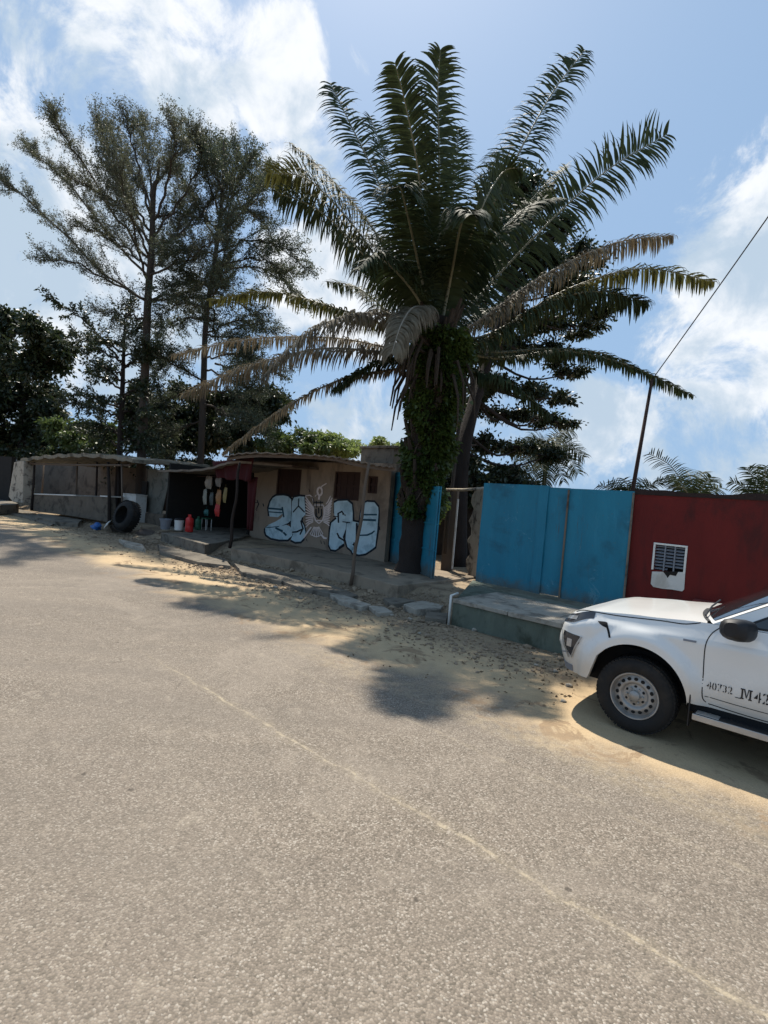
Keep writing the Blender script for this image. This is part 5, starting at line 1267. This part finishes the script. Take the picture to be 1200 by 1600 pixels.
# hood between the shoulder lines
hs = [s for s in st if s <= .545]
rows = []
for s in hs:
    p = S(s, zsh(s)); c = zsh(s) + .012 * sm(-.88, -.25, p.x) + .0
    row = []
    for k in range(13):
        t = k / 12; y = p.y + (CY - p.y) * t; x = p.x - .13 * sm(0, 1, t) ** .7 * sm(-.1, .55, p.x)
        row.append(Vector((x, y, p.z + (c - p.z) * math.sin(min(1, t * 1.7) * math.pi / 2) - .012 * (1 - abs(2 * min(1, t * 3) - 1)) * 0)))
    rows.append(row)
m = MB(); both(m, rows); m.build('hood', M_CAR, truck, True, angle=38)
# bed cover behind the cab
rows = []
for s in [x for x in st if x >= 2.6]:
    p = S(s, zsh(s)); rows.append([p, p + Vector((0, .06, 0)), p + Vector((0, .06, -.03)), Vector((p.x, CY, p.z - .03))])
m = MB(); both(m, rows); m.build('bed_cover', M_PLBLACK, truck)
m = MB(); e = 4.45
m.grid([[S(e, .5 + .7 * j / 6) for j in range(7)], [mir(S(e, .5 + .7 * j / 6)) for j in range(7)]]); m.build('tailgate', M_CAR, truck)
m = MB(); m.box((-.62, .30, .34), (4.9, 0, 0), (0, 1.2, 0), (0, 0, .40)); m.box((.46, .06, .36), (2.05, 0, 0), (0, 1.68, 0), (0, 0, .14)); m.box((.5, .16, .5), (3.9, 0, 0), (0, 1.48, 0), (0, 0, .5)); m.box((-.55, .42, .42), (1.1, 0, 0), (0, .96, 0), (0, 0, .52)); m.build('chassis', M_GAP, truck)
for cx in (0, WB):
    for sgn in (0, 1):
        m = MB(); rr = []
        for k in range(21):
            a = math.pi * k / 20; r = AR + .02
            row = [Vector((cx - r * math.cos(a), y, AZ + r * math.sin(a) - .0)) for y in (.09, .38)] + [Vector((cx - .02 * math.cos(a), .38, AZ))]
            rr.append([mir(p) for p in row] if sgn else row)
        m.grid(rr); m.build('wheel_arch_liner', M_GAP, truck)
# dark slot behind every panel gap, then the door skins proud of it
def patch(mb, s0, s1, z0f, z1f, off, ns=16, nz=10, thick=0.0):
    rows = []
    for i in range(ns + 1):
        s = s0 + (s1 - s0) * i / ns; a, b_ = z0f(s), z1f(s); rows.append([S(s, a + (b_ - a) * j / nz, off) for j in range(nz + 1)])
    mb.grid(rows)
    if thick:
        inner = [[S(s0 + (s1 - s0) * i / ns, z0f(s0 + (s1 - s0) * i / ns) + (z1f(s0 + (s1 - s0) * i / ns) - z0f(s0 + (s1 - s0) * i / ns)) * j / nz, off - thick) for j in range(nz + 1)] for i in range(ns + 1)]
        for r0, r1 in ((rows[0], inner[0]), (rows[-1], inner[-1]), ([r[0] for r in rows], [r[0] for r in inner]), ([r[-1] for r in rows], [r[-1] for r in inner])): mb.grid([r0, r1])
def line_patch(pts, w_, off=.0025, mat=M_GAP, name='panel_gap', parent=None, n=24):
    """narrow strip on the flank through (s, z) points"""
    cv = bez([(a, b_, 0) for a, b_ in pts], n); rows = []
    for i in range(len(cv)):
        t = cv[min(i + 1, len(cv) - 1)] - cv[max(i - 1, 0)]; l = math.hypot(t[0], t[1]) or 1; nx, nz = -t[1] / l * w_ / 2, t[0] / l * w_ / 2
        rows.append([S(cv[i][0] + nx, cv[i][1] + nz, off), S(cv[i][0] - nx, cv[i][1] - nz, off)])
    m = MB(); m.grid(rows); return m.build(name, mat, parent or truck, True)
# front door outline and rear door outline
line_patch([(.585, .47), (.545, .52), (.535, .70), (.53, .95), (.56, 1.07), (.63, 1.15)], .008)
line_patch([(1.53, .47), (1.535, .8), (1.53, 1.17)], .008)
line_patch([(.585, .47), (.9, .455), (1.4, .455), (1.53, .47)], .008)
line_patch([(1.53, .47), (2.2, .46), (2.36, .52)], .008); line_patch([(2.36, .52), (2.5, .8), (2.50, 1.18)], .008)
line_patch([(2.57, .55), (2.57, 1.19)], .012)
# hood shut line, bumper gap, fender badge, handle
line_patch([(-.62, 1.005), (-.45, 1.045), (-.15, 1.07), (.15, 1.098), (.33, 1.108), (.42, 1.13), (.47, 1.148)], .009)
line_patch([(-.31, .985), (-.285, .93), (-.25, .855)], .020, .004)
m = MB(); patch(m, .36, .46, lambda s: .972 + .04 * (s - .36), lambda s: .990 + .04 * (s - .36), .006, 4, 2, .006); m.build('fender_badge', M_PLGREY, truck)
m = MB(); patch(m, 1.34, 1.47, lambda s: .985, lambda s: 1.02, .035, 6, 3, .03); m.build('door_handle', M_CAR, truck, True)
# lamps and bumper shapes
m = MB(); patch(m, -.95, -.34, lambda s: interp(s, [(-.95, .86), (-.55, .905), (-.32, 1.00)]), lambda s: interp(s, [(-.95, .935), (-.62, .985), (-.32, 1.06)]), .006, 16, 5, .006); hl = m.build('headlight', M_LENS, truck, True)
m = MB(); patch(m, -.78, -.50, lambda s: .915 + .10 * (s + .78), lambda s: .945 + .13 * (s + .78), .011, 8, 3, .004); m.build('lens', M_LENSW, hl, True)
m = MB(); patch(m, -.60, -.45, lambda s: .90 + .2 * (s + .60), lambda s: .925 + .25 * (s + .60), .004, 8, 3, .004); 
m = MB(); patch(m, -.68, -.42, lambda s: interp(s, [(-.68, .76), (-.56, .60), (-.50, .56), (-.42, .72)]), lambda s: interp(s, [(-.68, .80), (-.42, .79)]), .005, 16, 8, .005); fl = m.build('fog_lamp_housing', M_LENS, truck, True)
m = MB(); patch(m, -.57, -.50, lambda s: .66, lambda s: .74, .010, 6, 5, .004); m.build('lens', M_LENSW, fl, True)
m = MB(); patch(m, -1.2, -.84, lambda s: .62, lambda s: .93, .004, 12, 6, .004); o = m.build('grille', M_PLBLACK, truck, True)
line_patch([(-1.15, .58), (-.86, .59), (-.74, .565), (-.62, .585), (-.50, .60)], .012, .003, M_PLGREY, 'bumper_crease_shade')  # grey strip paints the shade line of a bumper crease
line_patch([(-.72, .80), (-.64, .68), (-.54, .545)], .022, .012, M_ALU, 'chrome_strip'); line_patch([(-.40, .79), (-.44, .70), (-.50, .55)], .016, .012, M_ALU, 'chrome_strip')
m = MB(); patch(m, -1.2, -.50, lambda s: .405, lambda s: .47, .008, 24, 4, .01); m.build('lower_lip', M_PLGREY, truck, True)
# cab
def cabpt(kind, a, t):
    """kind front/side/rear, a along, t 0 belt..1 roof edge"""
    if kind == 'front':
        xb, yb, zb = .42 + (.56 - .42) * a ** 2.4, CY + (.115 - CY) * a, 1.175 - .02 * a ** 2
        xt, yt, zt = 1.38 + (1.48 - 1.38) * a ** 2.4, CY + (.30 - CY) * a, 1.74 - .03 * a ** 2
        bul = .02 * math.sin(math.pi * t) * (1 - .6 * a)
        return Vector((xb + (xt - xb) * t - bul * .5, yb + (yt - yb) * t, zb + (zt - zb) * t + bul * .5))
    if kind == 'side':
        xb, yb, zb = .56 + (2.56 - .56) * a, .115 - .012 * math.sin(math.pi * a), 1.155 + .05 * a
        tt = [(0, 1.28), (1, 2.36)]; xt, yt, zt = 1.48 + (2.36 - 1.48) * a, .30 - .035 * math.sin(math.pi * a), 1.71 + .035 * math.sin(math.pi * a)
        bul = .018 * math.sin(math.pi * t)
        return Vector((xb + (xt - xb) * t, yb + (yt - yb) * t - bul, zb + (zt - zb) * t))
    xb, yb, zb = 2.56 + .04 * a, .115 + (CY - .115) * a, 1.215; xt, yt, zt = 2.36 + .04 * a, .30 + (CY - .30) * a, 1.71 + .05 * a
    return Vector((xb + (xt - xb) * t, yb + (yt - yb) * t, zb + (zt - zb) * t))
m = MB()
for kd, n in (('front', 14), ('side', 24), ('rear', 10)):
    both(m, [[cabpt(kd, i / n, j / 10) for j in range(11)] for i in range(n + 1)])
loop = [cabpt('front', i / 14, 1) for i in range(15)] + [cabpt('side', i / 24, 1) for i in range(1, 25)] + [cabpt('rear', i / 10, 1) for i in range(1, 11)]
rr = []
for r in range(7):
    t = r / 6; rr.append([Vector((p.x + (min(2.2, max(1.55, p.x)) - p.x) * t, p.y + (CY - p.y) * t, p.z + .045 * math.sin(t * math.pi / 2) + (1.77 - p.z) * t * .6)) for p in loop])
both(m, rr); m.build('cab', M_CAR, truck, True, angle=40)
def nrm(kd, a, t):
    e = .01; p = cabpt(kd, a, t); u = cabpt(kd, min(1, a + e), t) - cabpt(kd, max(0, a - e), t); v = cabpt(kd, a, min(1, t + e)) - cabpt(kd, a, max(0, t - e)); n = u.cross(v).normalized()
    c = Vector((1.6, CY, 1.2)); return n if n.dot(p - c) > 0 else -n
def cabpatch(mb, kd, a0f, a1f, t0, t1, off, na=14, nt_=10, mirror=True):
    rows = []
    for j in range(nt_ + 1):
        t = t0 + (t1 - t0) * j / nt_; a0, a1 = a0f(t), a1f(t)
        rows.append([cabpt(kd, a0 + (a1 - a0) * i / na, t) + nrm(kd, a0 + (a1 - a0) * i / na, t) * off for i in range(na + 1)])
    mb.grid(rows)
    if mirror: mb.grid([[mir(p) for p in r] for r in rows])
m = MB(); cabpatch(m, 'front', lambda t: 0, lambda t: .93, .03, .95, .006); m.build('windshield', M_GLASS, truck, True)
m = MB(); cabpatch(m, 'side', lambda t: .085 + .02 * t, lambda t: .455, .02, .92, .004, mirror=False); m.build('window_seal', M_PLBLACK, truck, True)
m = MB(); cabpatch(m, 'side', lambda t: .105 + .02 * t, lambda t: .445, .05, .885, .008, mirror=False); m.build('front_door_window', M_GLASS, truck, True)
m = MB(); cabpatch(m, 'side', lambda t: .50, lambda t: .86, .05, .885, .008, mirror=False); m.build('rear_door_window', M_GLASS, truck, True)
m = MB(); rows = []
for j in range(2):
    rows.append([mir(cabpt('side', .1 + .76 * i / 12, .06 + .8 * j) + nrm('side', .1 + .76 * i / 12, .06 + .8 * j) * .008) for i in range(13)])
m.grid(rows); m.build('far_side_window', M_GLASS, truck)
m = MB(); cabpatch(m, 'rear', lambda t: .2, lambda t: 1, .15, .85, .006); m.build('rear_window', M_GLASS, truck)
# interior glimpse: wipers and cowl
m = MB(); m.grid([[cabpt('front', i / 12, 0) + Vector((-.03, 0, .003)), ] + [cabpt('front', i / 12, 0) + Vector((.0, 0, .008))] for i in range(12)]); m.build('cowl', M_PLBLACK, truck, True)
m = MB(); a = cabpt('front', .75, .01) + Vector((-.03, 0, .02)); b_ = cabpt('front', .05, .12) + Vector((-.03, 0, .04)); m.tube([a, a.lerp(b_, .5) + Vector((-.01, 0, .01)), b_], .008, 6); m.build('wiper', M_PLBLACK, truck)
# wing mirrors
for sgn in (0, 1):
    m = MB(); prof = []
    cz = 1.178
    rows = []
    for i in range(13):
        t = i / 12; y = .035 - .27 * t; cx = .86 - .13 * t; h_ = .092 * (math.sin(min(1, t * 1.6 + .18) * math.pi / 2) ** .6) * (1 - .35 * max(0, t - .75) / .25 * 1.0); dpt = .115 * math.sin(min(1, t * 1.5 + .25) * math.pi / 2) * (1 - .5 * max(0, t - .8) / .2)
        row = []
        for k in range(16):
            a = 2 * math.pi * k / 16; ca, sa = math.cos(a), math.sin(a)
            row.append(Vector((cx + dpt * (abs(ca) ** .7 * (1 if ca > 0 else -1)) * (1.15 if ca < 0 else .6) + .05 * t * .3, y, cz + .01 * t + h_ * (abs(sa) ** .75) * (1 if sa > 0 else -1) - (1 - t) * .01)))
        rows.append([mir(p) for p in row] if sgn else row)
    m.grid(rows, True); m.f.append(tuple(range(16))); m.f.append(tuple(range(12 * 16, 13 * 16)))
    m.build('wing_mirror', M_PLBLACK, truck, True, angle=50)
# stencilled number on the front door
def door_text(txt, s0, z0, h, slope=0.02, wf=.80, off=.0035):
    cu = bpy.data.curves.new('t', 'FONT'); cu.body = txt; cu.size = 1; cu.offset = .004; cu.space_character = 1.08
    ob = bpy.data.objects.new('t', cu); C.objects.link(ob); dg = bpy.context.evaluated_depsgraph_get()
    me = bpy.data.meshes.new_from_object(ob.evaluated_get(dg)); bm = bmesh.new(); bm.from_mesh(me)
    bmesh.ops.triangulate(bm, faces=bm.faces); 
    m = MB(); k = h / .70
    m.add([S(s0 + v.co.x * k * wf, z0 + v.co.y * k + slope * v.co.x * k, off) for v in bm.verts], [[v.index for v in f.verts] for f in bm.faces])
    wdt = max(v.co.x for v in bm.verts) * k * wf; bm.free(); bpy.data.objects.remove(ob); bpy.data.meshes.remove(me); bpy.data.curves.remove(cu)
    return m, wdt
tx, w1_ = door_text('40732', .568, .602, .062)
t2, w2_ = door_text('_', .568 + w1_ + .022, .60, .07)
t3, w3_ = door_text('42', .568 + w1_ + .055 + .082 + .012, .592, .088)
w3_ = w3_ + .094
XM, ZM = .568 + w1_ + .055, .590
for c in ([(0, 0), (.026, 0), (.026, .010), (.019, .010), (.019, .078), (.026, .088), (0, .088), (0, .078), (.007, .078), (.007, .010), (0, .010)], [(.056, 0), (.082, 0), (.082, .010), (.075, .010), (.075, .078), (.082, .078), (.082, .088), (.056, .088), (.063, .078), (.063, .010), (.056, .010)],
          [(.021, .088), (.031, .088), (.044, .030), (.040, .012)], [(.061, .088), (.053, .088), (.0455, .034), (.0425, .012), (.046, .012)]):
    tx.add([S(XM + x, ZM + z + .02 * x, .0035) for x, z in c], [tuple(range(len(c)))])
t3_, _w = door_text('42', .568 + w1_ + .055, .588, .088)
for q in (t2, t3): tx.add(q.v, q.f)
o = tx.build('stencil_number', M_PLBLACK, truck, fixn=False); o['label'] = 'black stencilled number 40732 _ M 42 on the front door'
m = MB()       # stencil bridges
for (s0, wd, z0, h, n) in ((.568, w1_, .596, .075, 5), (.568 + w1_ + .055 + w3_ * .5, w3_ * .5, .58, .10, 2)):
    for i in range(n):
        x = s0 + wd * (i + .5) / n - .003; patch(m, x, x + .006, lambda s: z0 - .0 + .02 * (s - s0), lambda s: z0 + h + .02 * (s - s0), .0048, 2, 4)
m.build('stencil_bridge', M_CAR, truck, True)
# side step and mud flap
m = MB(); m.box((.50, -.085, .345), (1.95, 0, 0), (0, .17, 0), (0, 0, .045)); m.build('side_step', M_PLBLACK, truck, bev=.012)
m = MB(); m.box((.50, -.098, .340), (1.95, 0, 0), (0, .012, 0), (0, 0, .052)); m.build('step_edge', M_ALU, truck, bev=.004)
m = MB(); m.box((.52, -.075, .392), (.17, 0, 0), (0, .10, 0), (0, 0, .006)); m.build('step_pad', M_ALU, truck, bev=.002)
m = MB(); m.box((.452, -.0, .24), (.012, 0, 0), (0, .24, 0), (0, 0, .30)); m.build('mud_flap', M_PLBLACK, truck, bev=.003)
# sill trim and dusty lower edge seam
line_patch([(.56, .53), (1.0, .522), (2.3, .53)], .006, .002, M_GAP, 'sill_seam')
# wheels
def wheel(cx, cy, sgn, steer=0):
    c = Vector((cx, cy, .352)); ax = Vector((0, sgn, 0)); R, W_ = .352, .235       # ax points inwards
    w_ = MB(); prof = [(.218, .012), (.224, .0), (.232, -.004), (.255, -.012), (.285, -.014), (.315, -.004), (.334, .012), (.346, .03)]
    full = prof + [(R, .055), (R, W_ - .055)] + [(r, W_ - y) for r, y in reversed(prof)]
    w_.lathe(full, c, ax, 64); wo_ = w_.build('wheel', M_RUBBER, truck, True, angle=60)
    m = MB()
    for k in range(56):
        a = 2 * math.pi * k / 56
        for (y0, y1, ph) in ((.012, .058, 0), (.064, .105, .5), (.112, .150, 0), (.157, .19, .5)):
            aa = a + ph * 2 * math.pi / 56; rd = Vector((math.cos(aa), 0, math.sin(aa))); tg = Vector((-math.sin(aa), 0, math.cos(aa)))
            r_ = R - .012 if y0 > .05 else R - .028
            m.box(c + rd * r_ + ax * y0 - tg * .015, tg * .031, ax * (y1 - y0), rd * (.017 if y0 > .05 else .024))
    m.build('tread', M_RUBBER, wo_)
    m = MB(); m.lathe([(.219, .014), (.214, .002), (.204, .003), (.198, .016), (.192, .040), (.186, .052), (.176, .050), (.155, .034), (.130, .026), (.118, .032), (.108, .046), (.100, .050), (.070, .036), (.052, .032), (.050, .012), (.044, .004), (.0, .0)], c, ax, 64)
    m.lathe([(.219, .014), (.219, .23)], c, ax, 48); ro = m.build('rim', M_STEEL, wo_, True, angle=55)
    m = MB()
    for k in range(16):
        a = 2 * math.pi * k / 16; rd = Vector((math.cos(a), 0, math.sin(a))); tg = Vector((-math.sin(a), 0, math.cos(a)))
        p = c + rd * .155 + ax * .026; m.prism([p + (rd * math.cos(b_) * .015 + tg * math.sin(b_) * .018) for b_ in [2 * math.pi * q / 10 for q in range(10)]], ax * .012)
    for k in range(6):
        a = 2 * math.pi * (k + .5) / 6; rd = Vector((math.cos(a), 0, math.sin(a))); tg = Vector((-math.sin(a), 0, math.cos(a)))
        p = c + rd * .083 + ax * .0375; m.prism([p + (rd * math.cos(b_) * .011 + tg * math.sin(b_) * .013) for b_ in [2 * math.pi * q / 8 for q in range(8)]], ax * .012)
    m.build('rim_holes', M_GAP, ro)
    m = MB()
    for k in range(6):
        a = 2 * math.pi * k / 6; rd = Vector((math.cos(a), 0, math.sin(a))); p = c + rd * .070 + ax * .038; m.lathe([(.011, 0), (.011, -.016), (.006, -.020)], p, ax, 6, cap=True)
    m.build('lug_nuts', M_STEEL, ro)
    return wo_
wheel(0, .03, 1); wheel(WB, .03, 1); wheel(0, 2 * CY - .03, -1); wheel(WB, 2 * CY - .03, -1)
